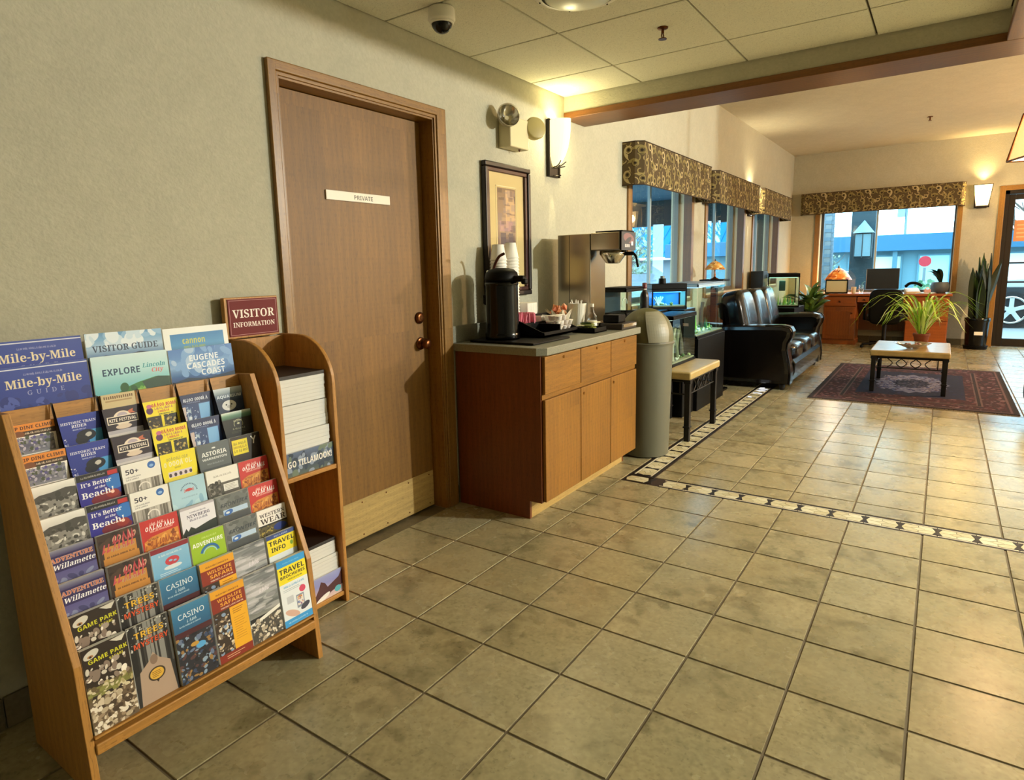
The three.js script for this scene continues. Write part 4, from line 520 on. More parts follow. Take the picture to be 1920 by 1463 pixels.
  // brewer
  const b = thing('coffee_brewer', 'stainless steel coffee brewer with black control panel on the counter', 'coffee maker'), z0 = -2.02, z1 = -2.24;
  part('column', bx(0.105, 0.341, Y + 0.03, 1.515, z1, z0, 0.006), M.steel, b);
  part('head', bx(0.342, 0.538, 1.41, 1.517, z1, z0, 0.006, 'x'), M.steel, b);
  part('base', bx(0.11, 0.4, Y + 0.012, Y + 0.04, z1 + 0.004, z0 - 0.004, 0.006, 'x'), M.steel, b);
  for (const x of [0.14, 0.37]) for (const z of [z0 - 0.03, z1 + 0.03]) part('foot', cyl(0.014, 0.014, 0.012, x, Y + 0.0065, z, 16), M.black, b);
  part('seam', bx(0.19, 0.193, Y + 0.04, 1.51, z0, z0 + 0.0008), M.black, b);
  const pt = canvasTex(256, 128, (g, w, h) => { g.fillStyle = '#1a1212'; g.fillRect(0, 0, w, h); g.fillStyle = '#7a4a48'; g.beginPath(); g.ellipse(130, 44, 96, 34, 0.1, 0, 7); g.fill(); g.fillStyle = '#1a1212'; g.beginPath(); g.ellipse(120, 60, 60, 18, -0.3, 0, 7); g.fill(); g.fillStyle = '#e8e0d8'; g.font = 'bold 30px sans-serif'; g.fillText('BUNN', 60, 108); g.fillRect(176, 66, 34, 28); });
  part('control_panel', new THREE.BoxGeometry(0.012, 0.112, 0.216).translate(0.545, 1.462, (z0 + z1) / 2), [std('#ffffff', 0.3, { map: pt }), ...Array(5).fill(M.black)], b);
  part('top_cover', bx(0.36, 0.545, 1.518, 1.528, z1 + 0.01, z0 - 0.03, 0.004, 'x'), M.black, b);
  part('brew_basket', lathe([[0.03, 0], [0.045, 0.004], [0.078, 0.05], [0.084, 0.058], [0.084, 0.082], [0.001, 0.082]], 36).translate(0.445, 1.326, (z0 + z1) / 2), M.chrome, b, 'polished brew funnel');
  part('funnel_handle', merge([bar([0.525, 1.385, -2.13], [0.585, 1.385, -2.13], 0.012), tube([[0.58, 1.388, -2.13], [0.6, 1.365, -2.13], [0.61, 1.32, -2.13], [0.615, 1.3, -2.13]], 0.008)]), M.black, b);
  // bottle and trays at the brewer's foot
  const sb = thing('syrup_bottle', 'small clear bottle with white label beside the stirrer cup', 'bottle', [0.375, Y + 0.001, -1.975]); sb.scale.setScalar(1.2);
  part('glass', lathe([[0.001, 0], [0.024, 0], [0.026, 0.006], [0.026, 0.06], [0.02, 0.08], [0.01, 0.095], [0.009, 0.12], [0.001, 0.12]], 24), M.clearGlass, sb); part('label', cyl(0.0265, 0.0265, 0.035, 0, 0.032, 0), M.white, sb); part('cap', cyl(0.01, 0.01, 0.016, 0, 0.128, 0, 16), M.whitePlastic, sb);
  single('black_caddy', box(0.11, 0.05, 0.11, 0, 0.025, 0, 0.008), M.black, 'black box caddy on the counter before the brewer', 'caddy', [0.47, Y + 0.0405, -2.1]);
  const tr = thing('drip_tray', 'low dark tray with steel front strip at the counter end', 'tray', [0.49, Y + 0.001, -2.12]); part('tray', box(0.15, 0.038, 0.22, 0.0, 0.019, 0, 0.005), std('#2a2018', 0.5), tr); part('steel_strip', box(0.006, 0.02, 0.2, 0.078, 0.024, 0, 0.002), M.chrome, tr);
}
// ---------------------------------------------------------------- wall pieces
{
  const e = thing('emergency_light', 'beige two-headed emergency light on the wall above the framed picture', 'emergency light', [0.001, 2.09, -1.62]);
  part('housing', bx(0, 0.085, -0.085, 0.085, -0.1, 0.1, 0.008), M.beigePlastic, e); part('test_button', new THREE.ConeGeometry(0.008, 0.016, 12).rotateX(Math.PI).translate(0.06, -0.093, -0.03), std('#4a1a14', 0.5), e);
  const headShape = [[0.001, -0.05], [0.02, -0.048], [0.05, -0.02], [0.062, 0.012], [0.064, 0.024], [0.058, 0.026], [0.05, 0.01], [0.001, -0.03]];
  const lampA = part('lamp_head', lathe([[0.001, -0.055], [0.03, -0.05], [0.058, -0.02], [0.066, 0.006], [0.067, 0.012], [0.063, 0.012], [0.05, -0.016]], 32).rotateX(Math.PI / 2 - 0.25).rotateY(1.0).translate(0.09, 0.075, 0.13), std('#a79c80', 0.35), e);
  part('lens', lathe([[0.066, 0.012], [0.06, 0.03], [0.04, 0.045], [0.001, 0.052]], 32).rotateX(Math.PI / 2 - 0.25).rotateY(1.0).translate(0.09, 0.075, 0.13), M.pane, lampA, 'clear round lens');
  part('reflector', lathe([[0.012, -0.04], [0.03, -0.03], [0.05, -0.01], [0.062, 0.011]], 28).rotateX(Math.PI / 2 - 0.25).rotateY(1.0).translate(0.09, 0.076, 0.13), new THREE.MeshStandardMaterial({ color: '#c8c4b8', metalness: 1, roughness: 0.15, side: THREE.DoubleSide }), lampA);
  part('lamp_head', lathe([[0.001, -0.06], [0.034, -0.054], [0.06, -0.02], [0.068, 0.02], [0.06, 0.034], [0.001, 0.036]], 28).rotateZ(-Math.PI / 2 + 0.2).rotateY(-0.5).translate(0.09, 0.045, -0.15), std('#b3a468', 0.45), e, 'beige lamp head turned away');
  part('arm', merge([bar([0.05, 0.06, 0.1], [0.075, 0.068, 0.12], 0.013), bar([0.05, 0.04, -0.1], [0.07, 0.045, -0.13], 0.013)]), M.beigePlastic, e);
  // framed picture
  const p = thing('framed_picture', 'dark wood framed print with cream mat above the coffee counter', 'picture', [0.002, 1.53, -1.575]), hw = 0.24, hh = 0.385, fw = 0.05;
  const fr = (a, b, c, d, g) => part('frame', prism([[0, 0], [0.03, 0], [0.034, 0.008], [0.026, 0.02], [0.03, 0.03], [0.016, fw - 0.006], [0.012, fw], [0, fw]], 'xy', a, b), M.walnut, p);
  part('frame', merge([bx(0, 0.034, hh - 0.03, hh, -hw, hw, 0.008, 'z'), bx(0, 0.034, -hh, -hh + 0.03, -hw, hw, 0.008, 'z'), bx(0, 0.034, -hh + 0.03, hh - 0.03, hw - 0.03, hw, 0.008), bx(0, 0.034, -hh + 0.03, hh - 0.03, -hw, -hw + 0.03, 0.008)]), M.walnut, p);
  part('inner_frame', merge([bx(0, 0.024, hh - 0.052, hh - 0.03, -hw + 0.03, hw - 0.03, 0.004, 'z'), bx(0, 0.024, -hh + 0.03, -hh + 0.052, -hw + 0.03, hw - 0.03, 0.004, 'z'), bx(0, 0.024, -hh + 0.052, hh - 0.052, hw - 0.052, hw - 0.03, 0.004), bx(0, 0.024, -hh + 0.052, hh - 0.052, -hw + 0.03, -hw + 0.052, 0.004)]), std('#3c170f', 0.4), p);
  part('mat', bx(0.002, 0.008, -hh + 0.05, hh - 0.05, -hw + 0.05, hw - 0.05), std('#cdb880', 0.8), p);
  part('mat_border', merge([bx(0.008, 0.01, -0.16, 0.262, 0.105, 0.11), bx(0.008, 0.01, -0.16, 0.262, -0.11, -0.105), bx(0.008, 0.01, 0.257, 0.262, -0.11, 0.11)]), std('#e6d6a8', 0.7), p);
  const art = canvasTex(200, 400, (g, w, h) => { const q = g.createLinearGradient(0, 0, 0, h); q.addColorStop(0, '#8f7458'); q.addColorStop(0.55, '#a58a74'); q.addColorStop(1, '#5c4a44'); g.fillStyle = q; g.fillRect(0, 0, w, h); g.fillStyle = '#c9a67c'; g.fillRect(90, 10, 100, 200); g.fillStyle = '#b08a88'; g.fillRect(20, 190, 150, 60); const r = rng(2); for (let i = 0; i < 70; i++) { g.globalAlpha = 0.35; g.fillStyle = ['#4a3a38', '#8a7a80', '#d0b08a'][(r() * 3) | 0]; g.fillRect(r() * w, r() * h, 20 + r() * 50, 6 + r() * 40); } g.globalAlpha = 1; g.fillStyle = '#c8bab0'; g.fillRect(0, 330, w, 4); g.fillStyle = '#6a5c5e'; g.fillRect(30, 260, 60, 66); g.fillRect(120, 260, 50, 66); });
  part('print', new THREE.PlaneGeometry(0.19, 0.4).rotateY(Math.PI / 2).translate(0.0086, 0.05, 0), std('#ffffff', 0.8, { map: art }), p, 'abstract brown and mauve print');
  part('glazing', new THREE.PlaneGeometry(2 * hw - 0.1, 2 * hh - 0.1).rotateY(Math.PI / 2).translate(0.014, 0, 0), M.pane, p);
}
// half-bowl glass wall sconce (built facing +x)
function sconce(label, pos, turn, power, color) {
  const s = thing('wall_sconce', label, 'wall lamp', pos, turn, 'glass wall sconces');
  part('back_plate', bx(0.001, 0.016, -0.2, 0.16, -0.07, 0.07, 0.005), M.darkBronze, s);
  part('side_strap', merge([bx(0.012, 0.026, -0.2, 0.16, 0.062, 0.07), bx(0.012, 0.026, -0.2, 0.16, -0.07, -0.062)]), M.darkBronze, s);
  const g = new THREE.BufferGeometry(), P = [], n = 14, rows = [[0.155, 0.088], [0.1, 0.087], [0.04, 0.083], [-0.02, 0.074], [-0.07, 0.06], [-0.11, 0.042], [-0.13, 0.02]];
  const at = (k, i) => { const [y, q] = rows[k], a = -Math.PI / 2 + Math.PI * i / n; return [0.018 + Math.cos(a) * q * 1.4, y, Math.sin(a) * q * 0.7]; };
  for (let k = 0; k + 1 < rows.length; k++) for (let i = 0; i < n; i++) { const a = at(k, i), b = at(k, i + 1), c = at(k + 1, i + 1), d = at(k + 1, i); P.push(...a, ...b, ...c, ...a, ...c, ...d); }
  g.setAttribute('position', new THREE.Float32BufferAttribute(P, 3)); g.computeVertexNormals();
  const gm = glow('#fff0b8', 1.5); gm.side = THREE.DoubleSide; part('lamp_shade', uvm(g), gm, s, 'glowing frosted glass half bowl');
  part('rim_band', merge([bx(0.014, 0.03, 0.15, 0.157, 0.06, 0.068), bx(0.014, 0.03, 0.15, 0.157, -0.068, -0.06)]), M.darkBronze, s);
  part('scroll', merge([tube([[0.014, -0.14, 0.01], [0.06, -0.128, 0.02], [0.09, -0.105, 0.035]], 0.0035), tube([[0.014, -0.14, -0.01], [0.06, -0.128, -0.02], [0.09, -0.105, -0.035]], 0.0035), tube([[0.014, -0.142, 0], [0.07, -0.142, 0], [0.1, -0.14, 0]], 0.0035), tube([[0.014, -0.19, 0], [0.05, -0.195, 0], [0.07, -0.192, 0]], 0.004)]), M.darkBronze, s);
  pointLight(s, color, power, [0.075, 0.03, 0], 2.5);
  spotLight(s, color, power * 0.5, [0.07, 0.12, 0], [0.04, 1.15, 0], 1.15, 1.0);
  spotLight(s, color, power * 2.6, [0.045, -0.15, 0], [-0.06, -1.15, 0], 0.17, 0.6, 0.5);
  return s;
}
sconce('lit glass wall sconce between the framed picture and the ceiling header', [0, 2.1, -2.135], 0, 0.75, '#fff0b4');
sconce('lit glass wall sconce between the second and third patterned valances', [0, 2.12, -7.3], 0, 1.2, '#fff0c8');
// far wall sconce: tapered frosted glass with thin dark frame
{
  const s = thing('lantern_sconce', 'lit tapered glass wall sconce beside the glass entrance door', 'wall lamp', [2.555, 2.19, ZF + 0.001]);
  const q = (w0, w1, y0, y1, z0, z1) => prism([[-w0, y0], [w0, y0], [w1, y1], [-w1, y1]], 'xy', z0, z1);
  part('lamp_shade', q(0.072, 0.108, -0.14, 0.16, 0.01, 0.1), glow('#ffd88a', 1.5), s, 'glowing tapered glass');
  part('frame', merge([bar([-0.075, -0.14, 0.102], [-0.112, 0.162, 0.102], 0.005), bar([0.075, -0.14, 0.102], [0.112, 0.162, 0.102], 0.005), bar([-0.075, -0.14, 0.102], [0.075, -0.14, 0.102], 0.005), bar([-0.112, 0.162, 0.102], [0.112, 0.162, 0.102], 0.005), bx(-0.06, 0.06, -0.17, -0.14, 0, 0.09, 0.004), bx(-0.09, 0.09, -0.16, 0.16, 0.0, 0.01)]), M.darkBronze, s);
  pointLight(s, '#ffd890', 1.6, [0, 0.02, 0.14], 4); spotLight(s, '#ffd890', 3, [0, 0.17, 0.07], [0, 1.2, 0.05], 0.9, 0.8);
}
// ---------------------------------------------------------------- on the ceilings
{
  const c = thing('dome_camera', 'white dome security camera with dark lens on the dropped ceiling', 'camera', [0.305, CH, -0.665]);
  part('mount', lathe([[0.001, 0], [0.052, 0], [0.058, -0.008], [0.06, -0.05], [0.052, -0.062], [0.001, -0.062]].reverse(), 32), M.whitePlastic, c);
  part('dome', new THREE.SphereGeometry(0.046, 28, 16, 0, Math.PI * 2, Math.PI / 2, Math.PI / 2).translate(0, -0.06, 0), M.blackGloss, c, 'shiny black half dome'); part('ring', new THREE.TorusGeometry(0.047, 0.006, 10, 32).rotateX(Math.PI / 2).translate(0, -0.062, 0), M.whitePlastic, c);
  const k = thing('sprinkler_head', 'small dark sprinkler head hanging from a ceiling tile', 'sprinkler', [0.986, CH, -1.506]);
  part('escutcheon', lathe([[0.001, 0], [0.026, 0], [0.024, -0.006], [0.01, -0.009], [0.001, -0.009]].reverse(), 20), M.bronze, k); part('frame', merge([cyl(0.007, 0.007, 0.02, 0, -0.018, 0, 12), tube([[0, -0.026, 0.006], [0, -0.036, 0.014], [0, -0.05, 0.004]], 0.003), tube([[0, -0.026, -0.006], [0, -0.036, -0.014], [0, -0.05, -0.004]], 0.003)]), M.bronze, k); part('deflector', cyl(0.02, 0.02, 0.003, 0, -0.052, 0, 16), M.bronze, k);
  const d = thing('ceiling_dome_light', 'unlit white round ceiling light at the edge of the dropped ceiling', 'ceiling light', [0.875, CH, -0.855]);
  part('base', lathe([[0.001, 0], [0.185, 0], [0.188, -0.006], [0.186, -0.022], [0.16, -0.03], [0.001, -0.03]].reverse(), 48), M.whitePlastic, d); part('diffuser', lathe([[0.001, -0.062], [0.06, -0.06], [0.12, -0.048], [0.155, -0.03], [0.001, -0.03]], 48), std('#d9dccb', 0.3), d);
  for (let i = 0; i < 6; i++) part('screw', new THREE.SphereGeometry(0.004, 8, 6).translate(Math.cos(i) * 0.172, -0.027, Math.sin(i) * 0.172), M.iron, d);
  const h = thing('sprinkler_head', 'small sprinkler head on the smooth higher ceiling', 'sprinkler', [1.9, HC, -8.2]);
  part('body', merge([cyl(0.03, 0.03, 0.006, 0, -0.003, 0, 16), cyl(0.008, 0.008, 0.04, 0, -0.026, 0, 10), cyl(0.02, 0.02, 0.003, 0, -0.046, 0, 12)]), M.bronze, h);
}
// pendant lantern: glass box in a bronze frame
function pendant(label, [x, y, z], power, color, size = 1) {
  const p = thing('pendant_lantern', label, 'pendant lamp', [x, y, z], 0.35, 'hanging lanterns'), a = 0.1 * size, b = 0.15 * size, h = 0.3 * size;
  const c = [[-1, -1], [1, -1], [1, 1], [-1, 1]], gm = glow('#ffb868', 1.25, '#ffe6c4');
  const g = new THREE.CylinderGeometry(a * 1.35, b * 1.35, h, 4, 1, true).rotateY(Math.PI / 4); gm.side = THREE.DoubleSide; part('lamp_shade', uvm(g.toNonIndexed()), gm, p, 'glowing amber glass sides'); 
  const bars = []; c.forEach(([s, t], i) => { const [s2, t2] = c[(i + 1) % 4], A = [s * a, h / 2, t * a], B = [s * b, -h / 2, t * b]; bars.push(bar(A, B, 0.007), bar(A, [s2 * a, h / 2, t2 * a], 0.006), bar(B, [s2 * b, -h / 2, t2 * b], 0.007)); });
  part('frame', merge(bars), M.bronze, p); part('stem', bar([0, h / 2, 0], [0, HC - y, 0], 0.008), M.bronze, p); part('canopy', cyl(0.06, 0.06, 0.02, 0, HC - y - 0.011, 0), M.bronze, p);
  pointLight(p, color, power, [0, 0, 0], 2.5);
  return p;
}
// ---------------------------------------------------------------- valances
function valance(label, w, pos, turn) {   // built along z, front at +x; chamfered ends
  const v = thing('valance', label, 'valance', pos, turn, 'patterned valances'), d = 0.17, h = 0.33;
  part('fabric_front', prism([[0.001, w / 2], [0.11, w / 2], [d, w / 2 - 0.045], [d, -w / 2 + 0.045], [0.11, -w / 2], [0.001, -w / 2], [0.001, -w / 2 + 0.012], [0.105, -w / 2 + 0.012], [d - 0.012, -w / 2 + 0.052], [d - 0.012, w / 2 - 0.052], [0.105, w / 2 - 0.012], [0.001, w / 2 - 0.012]].reverse(), 'xz', -h / 2, h / 2, 0, 'y'), M.valance, v);
  part('top_board', prism([[0.001, w / 2 - 0.013], [0.104, w / 2 - 0.013], [d - 0.014, w / 2 - 0.054], [d - 0.014, -w / 2 + 0.054], [0.104, -w / 2 + 0.013], [0.001, -w / 2 + 0.013]].reverse(), 'xz', h / 2 - 0.016, h / 2 - 0.001), M.valance, v);
  const cord = (y) => [[0.004, w / 2], [0.11, w / 2], [d, w / 2 - 0.045], [d, -w / 2 + 0.045], [0.11, -w / 2], [0.004, -w / 2]].map(([x, z]) => [x, y, z]);
  const seg = []; for (const y of [h / 2, -h / 2]) { const q = cord(y); for (let i = 0; i < 5; i++) seg.push(bar(q[i], q[i + 1], 0.005)); } part('piping', merge(seg), std('#3a2c1a', 0.9), v);
}
valance('patterned fabric valance over the window nearest the coffee counter', 1.86, [0, 2.115, -4.19], 0);
valance('patterned fabric valance over the middle window behind the sofa', 1.86, [0, 2.115, -6.26], 0);
valance('patterned fabric valance over the window nearest the room corner', 1.86, [0, 2.115, -8.33], 0);
valance('long patterned valance over the wide window behind the desk', 2.2, [1.255, 2.24, ZF], -Math.PI / 2);

// ---------------------------------------------------------------- trash bin
{
  const b = thing('trash_bin', 'tall grey-green plastic trash bin with domed lid beside the cabinet', 'trash bin', [0.525, 0, -2.5]);
  part('body', lathe([[0.001, 0.004], [0.155, 0.004], [0.162, 0.012], [0.18, 0.77], [0.187, 0.775], [0.187, 0.8], [0.18, 0.8], [0.174, 0.79]], 48), M.bin, b);
  // half-barrel lid with a hinged flap facing the room
  const prof = []; for (let i = 0; i <= 14; i++) { const a = Math.PI * i / 14; prof.push([Math.cos(a) * 0.148, 0.8 + Math.sin(a) * 0.2]); }
  const g = new THREE.SphereGeometry(1, 32, 14, 0, Math.PI * 2, 0, Math.PI / 2), p = g.attributes.position;
  for (let i = 0; i < p.count; i++) { const x = p.getX(i), y = p.getY(i), z = p.getZ(i); p.setXYZ(i, x * 0.183, 0.8 + Math.pow(y, 0.85) * 0.222, z * 0.183); }
  g.computeVertexNormals();
  part('lid', uvm(g), M.binLid, b);
  // flap panel: curved plate standing proud on the +x +z side
  const P = [], n = 10, m = 10, f = (i, k) => { const y = k / m, wv = 0.55 - 0.16 * (1 - y), a = -wv + 2 * wv * i / n, q = 0.19 * Math.sqrt(Math.max(0, 1 - Math.pow(y * 0.88, 2.2))); return [Math.cos(a) * q + 0.004, 0.802 + y * 0.2, Math.sin(a) * q * 1.0]; };
  for (let k = 0; k < m; k++) for (let i = 0; i < n; i++) { const a = f(i, k), c = f(i + 1, k), d = f(i + 1, k + 1), e = f(i, k + 1); P.push(...a, ...d, ...c, ...a, ...e, ...d); }
  const fg = new THREE.BufferGeometry(); fg.setAttribute('position', new THREE.Float32BufferAttribute(P, 3)); fg.computeVertexNormals();
  const fm = M.binFlap.clone(); fm.side = THREE.DoubleSide; part('flap', uvm(fg).rotateY(-0.72), fm, b, 'paler swing flap');
  part('rim', new THREE.TorusGeometry(0.183, 0.008, 10, 40).rotateX(Math.PI / 2).translate(0, 0.79, 0), M.bin, b);
}
// ---------------------------------------------------------------- stone-topped iron tables
function ironTable(name, label, cat, [x, y, z], w, h, d, pattern) {
  const t = thing(name, label, cat, [x, y, z]);
  part('table_top', box(w, 0.06, d, 0, h - 0.03, 0, 0.016, 'z'), M.stone, t, 'cream stone top');
  const lx = w / 2 - 0.035, lz = d / 2 - 0.045;
  for (const a of [-1, 1]) for (const c of [-1, 1]) part('leg', merge([bx(a * lx - 0.02, a * lx + 0.02, 0, h - 0.06, c * lz - 0.02, c * lz + 0.02, 0.004), box(0.052, 0.012, 0.052, a * lx, 0.11, c * lz, 0.003), box(0.052, 0.03, 0.052, a * lx, h - 0.076, c * lz, 0.004)]), M.iron, t);
  const ap = (p0, p1) => { part('apron', bar(p0.map((v, i) => (i === 1 ? h - 0.075 : v)), p1.map((v, i) => (i === 1 ? h - 0.075 : v)), 0.008), M.iron, t); part('apron', bar(p0.map((v, i) => (i === 1 ? h - 0.175 : v)), p1.map((v, i) => (i === 1 ? h - 0.175 : v)), 0.006), M.iron, t); };
  for (const c of [-1, 1]) { ap([-lx, 0, c * lz], [lx, 0, c * lz]); ap([c * lx, 0, -lz], [c * lx, 0, lz]); }
  for (const c of [-1, 1]) {
    for (const [ax, len] of [['x', lx], ['z', lz]]) {
      const at = (u, yy) => (ax === 'x' ? [u, yy, c * lz] : [c * lx, yy, u]), n = Math.round(len * 2 / 0.13), s = 2 * len / n;
      for (let i = 0; i < n; i++) { const u0 = -len + s * i, u1 = u0 + s, hi = h - 0.08, lo = h - 0.17; if (i === 0 || i === n - 1) part('baluster', bar(at((u0 + u1) / 2, lo), at((u0 + u1) / 2, hi), 0.005), M.iron, t); else { part('scroll', tube([at(u0, hi), at(u0 + s * 0.36, (hi + lo) / 2), at(u0, lo)], 0.005, 10, 6), M.iron, t); part('scroll', tube([at(u1, hi), at(u1 - s * 0.36, (hi + lo) / 2), at(u1, lo)], 0.005, 10, 6), M.iron, t); } }
    }
  }
  return t;
}
ironTable('end_table', 'cream stone-topped iron end table beside the trash bin', 'table', [0.5, 0, -3.25], 0.44, 0.53, 0.74);
ironTable('coffee_table', 'square cream stone-topped iron coffee table on the rug', 'table', [1.955, 0.008, -6.05], 0.66, 0.42, 0.92);

// ---------------------------------------------------------------- aquariums
function tank(name, label, [x, y, z], turn, w, h, d, o) {   // w along z, d along x
  const t = thing(name, label, 'aquarium', [x, y, z], turn);
  const X = d / 2, Z = w / 2, fr = 0.012;
  for (const s of [-1, 1]) part('pane', new THREE.PlaneGeometry(d - 2 * fr, h - 0.03).translate(0, h / 2, s * (Z - 0.005)), M.tankGlass, t);
  part('pane', new THREE.PlaneGeometry(w - 2 * fr, h - 0.03).rotateY(Math.PI / 2).translate(X - 0.005, h / 2, 0), M.tankGlass, t);
  if (o.back) part('back_sheet', bx(-X + 0.002, -X + 0.006, 0.01, h - 0.02, -Z + 0.006, Z - 0.006), std(o.back, 0.7), t); else part('pane', new THREE.PlaneGeometry(w - 2 * fr, h - 0.03).rotateY(Math.PI / 2).translate(-X + 0.005, h / 2, 0), M.tankGlass, t);
  const band = (y0, y1, m) => part('frame', merge([bx(-X, X, y0, y1, Z - fr, Z), bx(-X, X, y0, y1, -Z, -Z + fr), bx(X - fr, X, y0, y1, -Z, Z), bx(-X, -X + fr, y0, y1, -Z, Z)]), m, t);
  band(0, 0.02, M.black); band(h - 0.022, h, o.rim ?? M.black);
  if (o.posts) part('frame', merge([[-1, -1], [1, -1], [1, 1], [-1, 1]].map(([a, c]) => bx(a * X - a * 0.001, a * (X - fr), 0.02, h - 0.02, c * Z - c * 0.001, c * (Z - fr)))), M.black, t);
  if (o.gravel) { part('gravel', bx(-X + 0.01, X - 0.01, 0.006, 0.03, -Z + 0.01, Z - 0.01, 0.004), std('#8a8468', 0.95), t); const r = rng(o.seed), cs = ['#b9c48a', '#dfe6c0', '#7a9a58', '#5a7a50', '#e8e8d8'].map((c) => std(c, 0.8)), gs = new THREE.IcosahedronGeometry(0.011, 0); for (let i = 0; i < o.gravel; i++) { const m = part('pebble', gs, cs[i % 5], t); m.position.set(-X + 0.02 + r() * (d - 0.04), 0.034 + r() * 0.012, -Z + 0.02 + r() * (w - 0.04)); m.rotation.set(r() * 3, r() * 3, 0); m.scale.setScalar(0.7 + r()); } }
  if (o.lid) part('lid', bx(-X, X, h, h + o.lid, -Z, Z, 0.006, 'z'), o.lidMat ?? M.black, t);
  if (o.light) { const L = part('light_tube', bx(-X + 0.03, X - 0.03, h - 0.03, h - 0.024, -Z + 0.04, Z - 0.04), glow(o.lightHex, o.glow ?? 2, '#dfefff'), t, 'blue white light strip'); const ra = new THREE.RectAreaLight(o.lightHex, o.light, d - 0.06, w - 0.08); ra.position.set(0, h - 0.034, 0); ra.rotation.x = -Math.PI / 2; t.add(ra); }
  if (o.ornament) { const r = rng(o.seed + 5); for (let i = 0; i < o.ornament; i++) { const zz = -Z + 0.06 + r() * (w - 0.12), xx = -X + 0.05 + r() * (d - 0.1); part('driftwood', tube([[xx, 0.02, zz], [xx + (r() - 0.5) * 0.05, h * 0.3, zz + (r() - 0.5) * 0.06], [xx + (r() - 0.5) * 0.08, h * (0.45 + 0.35 * r()), zz + (r() - 0.5) * 0.1]], 0.014 + r() * 0.012, 12, 8), std(['#4a4636', '#7a7a62', '#a09c84'][i % 3], 0.9), t); } }
  if (o.plants) { const r = rng(o.seed + 9); for (let i = 0; i < o.plants; i++) { const zz = -Z + 0.05 + r() * (w - 0.1), xx = -X + 0.04 + r() * (d - 0.08), hh = 0.06 + r() * 0.1; part('water_plant', new THREE.ConeGeometry(0.012, hh, 5).translate(xx, 0.03 + hh / 2, zz), std(['#3e8a4a', '#7aa83a', '#2c5c3a'][i % 3], 0.7), t); } }
  return t;
}
{
  single('tank_stand', merge([bx(0.032, 0.27, 0, 0.935, -3.62, -2.78, 0.006), bx(0.032, 0.41, 0, 0.935, -3.92, -3.625, 0.006)]), M.black, 'tall narrow black stand against the wall below the first window', 'stand');
  single('tank_stand', bx(0.032, 0.44, 0, 0.655, -4.76, -3.93, 0.006), M.black, 'low black cabinet stand under the large aquarium', 'stand');
  tank('large_aquarium', 'large clear aquarium with green pebbles between the end table and the sofa', [0.235, 0.656, -4.345], 0, 0.82, 0.475, 0.38, { rim: std('#9fb9cc', 0.4), gravel: 60, seed: 3, plants: 22, light: 9, lightHex: '#a8dcff', glow: 1.5, ornament: 2, back: '#5c8c98', lid: 0.012, lidMat: std('#7f99b4', 0.4) });
  tank('tall_aquarium', 'aquarium with driftwood standing on the stone end table', [0.42, 0.531, -3.31], 0, 0.56, 0.385, 0.21, { gravel: 26, seed: 8, ornament: 9, plants: 10, lid: 0.01, light: 0.8, lightHex: '#dff5e6', glow: 1.0 });
  const sm = tank('blue_aquarium', 'small blue-lit aquarium with black hood on the narrow stand', [0.222, 0.936, -3.7], -0.859, 0.31, 0.17, 0.16, { back: '#1878b8', posts: 1, seed: 11, lid: 0.045, light: 14, lightHex: '#4ab4ff', glow: 3.0, gravel: 8 });
  part('coral', merge([0, 1, 2, 3, 4].map((i) => tube([[0, 0.02, 0.07], [0.01 * (i - 2), 0.06, 0.07 + 0.012 * (i - 2)], [0.014 * (i - 2), 0.1 + 0.006 * (i % 2), 0.07 + 0.026 * (i - 2)]], 0.006, 8, 6))), std('#cfe6f6', 0.6), sm, 'pale branching coral');
  const dk = tank('dark_aquarium', 'dim dark aquarium beside the coffee brewer in front of the first window', [0.14, 0.936, -2.98], 0, 0.34, 0.2, 0.2, { back: '#0c2636', seed: 21, lid: 0.014 });
  part('ring', new THREE.TorusGeometry(0.045, 0.004, 8, 28, 3.6).rotateY(Math.PI / 2).translate(0.0, 0.08, -0.03), M.white, dk, 'pale half ring');
  const spray = (label, pos, hex, cap) => { const s = thing('bottle', label, 'bottle', pos, 0); part('body', lathe([[0.001, 0], [0.034, 0], [0.036, 0.01], [0.036, 0.12], [0.03, 0.15], [0.016, 0.175], [0.013, 0.19], [0.001, 0.19]], 24), std(hex, 0.3), s); part('cap', lathe([[0.001, 0.19], [0.018, 0.19], [0.02, 0.2], [0.018, 0.235], [0.001, 0.238]], 20), std(cap, 0.4), s); part('collar', cyl(0.0165, 0.0165, 0.008, 0, 0.186, 0), M.white, s); };
  spray('dark brown bottle with maroon cap standing before the dim aquarium', [0.225, 0.937, -3.205], '#1a1212', '#5a1620');
  const lidb = thing('bottle', 'short bottle with grey cap on the blue aquarium hood', 'bottle', [0.2, 1.152, -3.66]); part('body', cyl(0.03, 0.032, 0.045, 0, 0.0225, 0), M.black, lidb); part('cap', cyl(0.018, 0.02, 0.02, 0, 0.055, 0), std('#5c6a6c', 0.4), lidb);
  // lamp stand between the large aquarium and the sofa
  const st = thing('pedestal_stand', 'slim black pedestal between the large aquarium and the sofa', 'stand', [0.26, 0, -4.98]); part('top', box(0.24, 0.02, 0.24, 0, 1.145, 0, 0.005), M.black, st); part('column', bx(-0.03, 0.03, 0.02, 1.135, -0.03, 0.03, 0.004), M.black, st); part('base', box(0.26, 0.025, 0.26, 0, 0.0135, 0, 0.005), M.black, st);
  const tk = tank('far_aquarium', 'black-framed aquarium on a dark stand beyond the sofa', [0.32, 0.7, -8.02], 0.25, 0.62, 0.43, 0.4, { posts: 1, seed: 31, lid: 0.03, light: 2.2, lightHex: '#bfffd8', glow: 2, plants: 16, gravel: 10 });
  part('filter_box', bx(-0.05, 0.03, 0.22, 0.36, 0.12, 0.2, 0.01), std('#1c3a38', 0.5), tk);
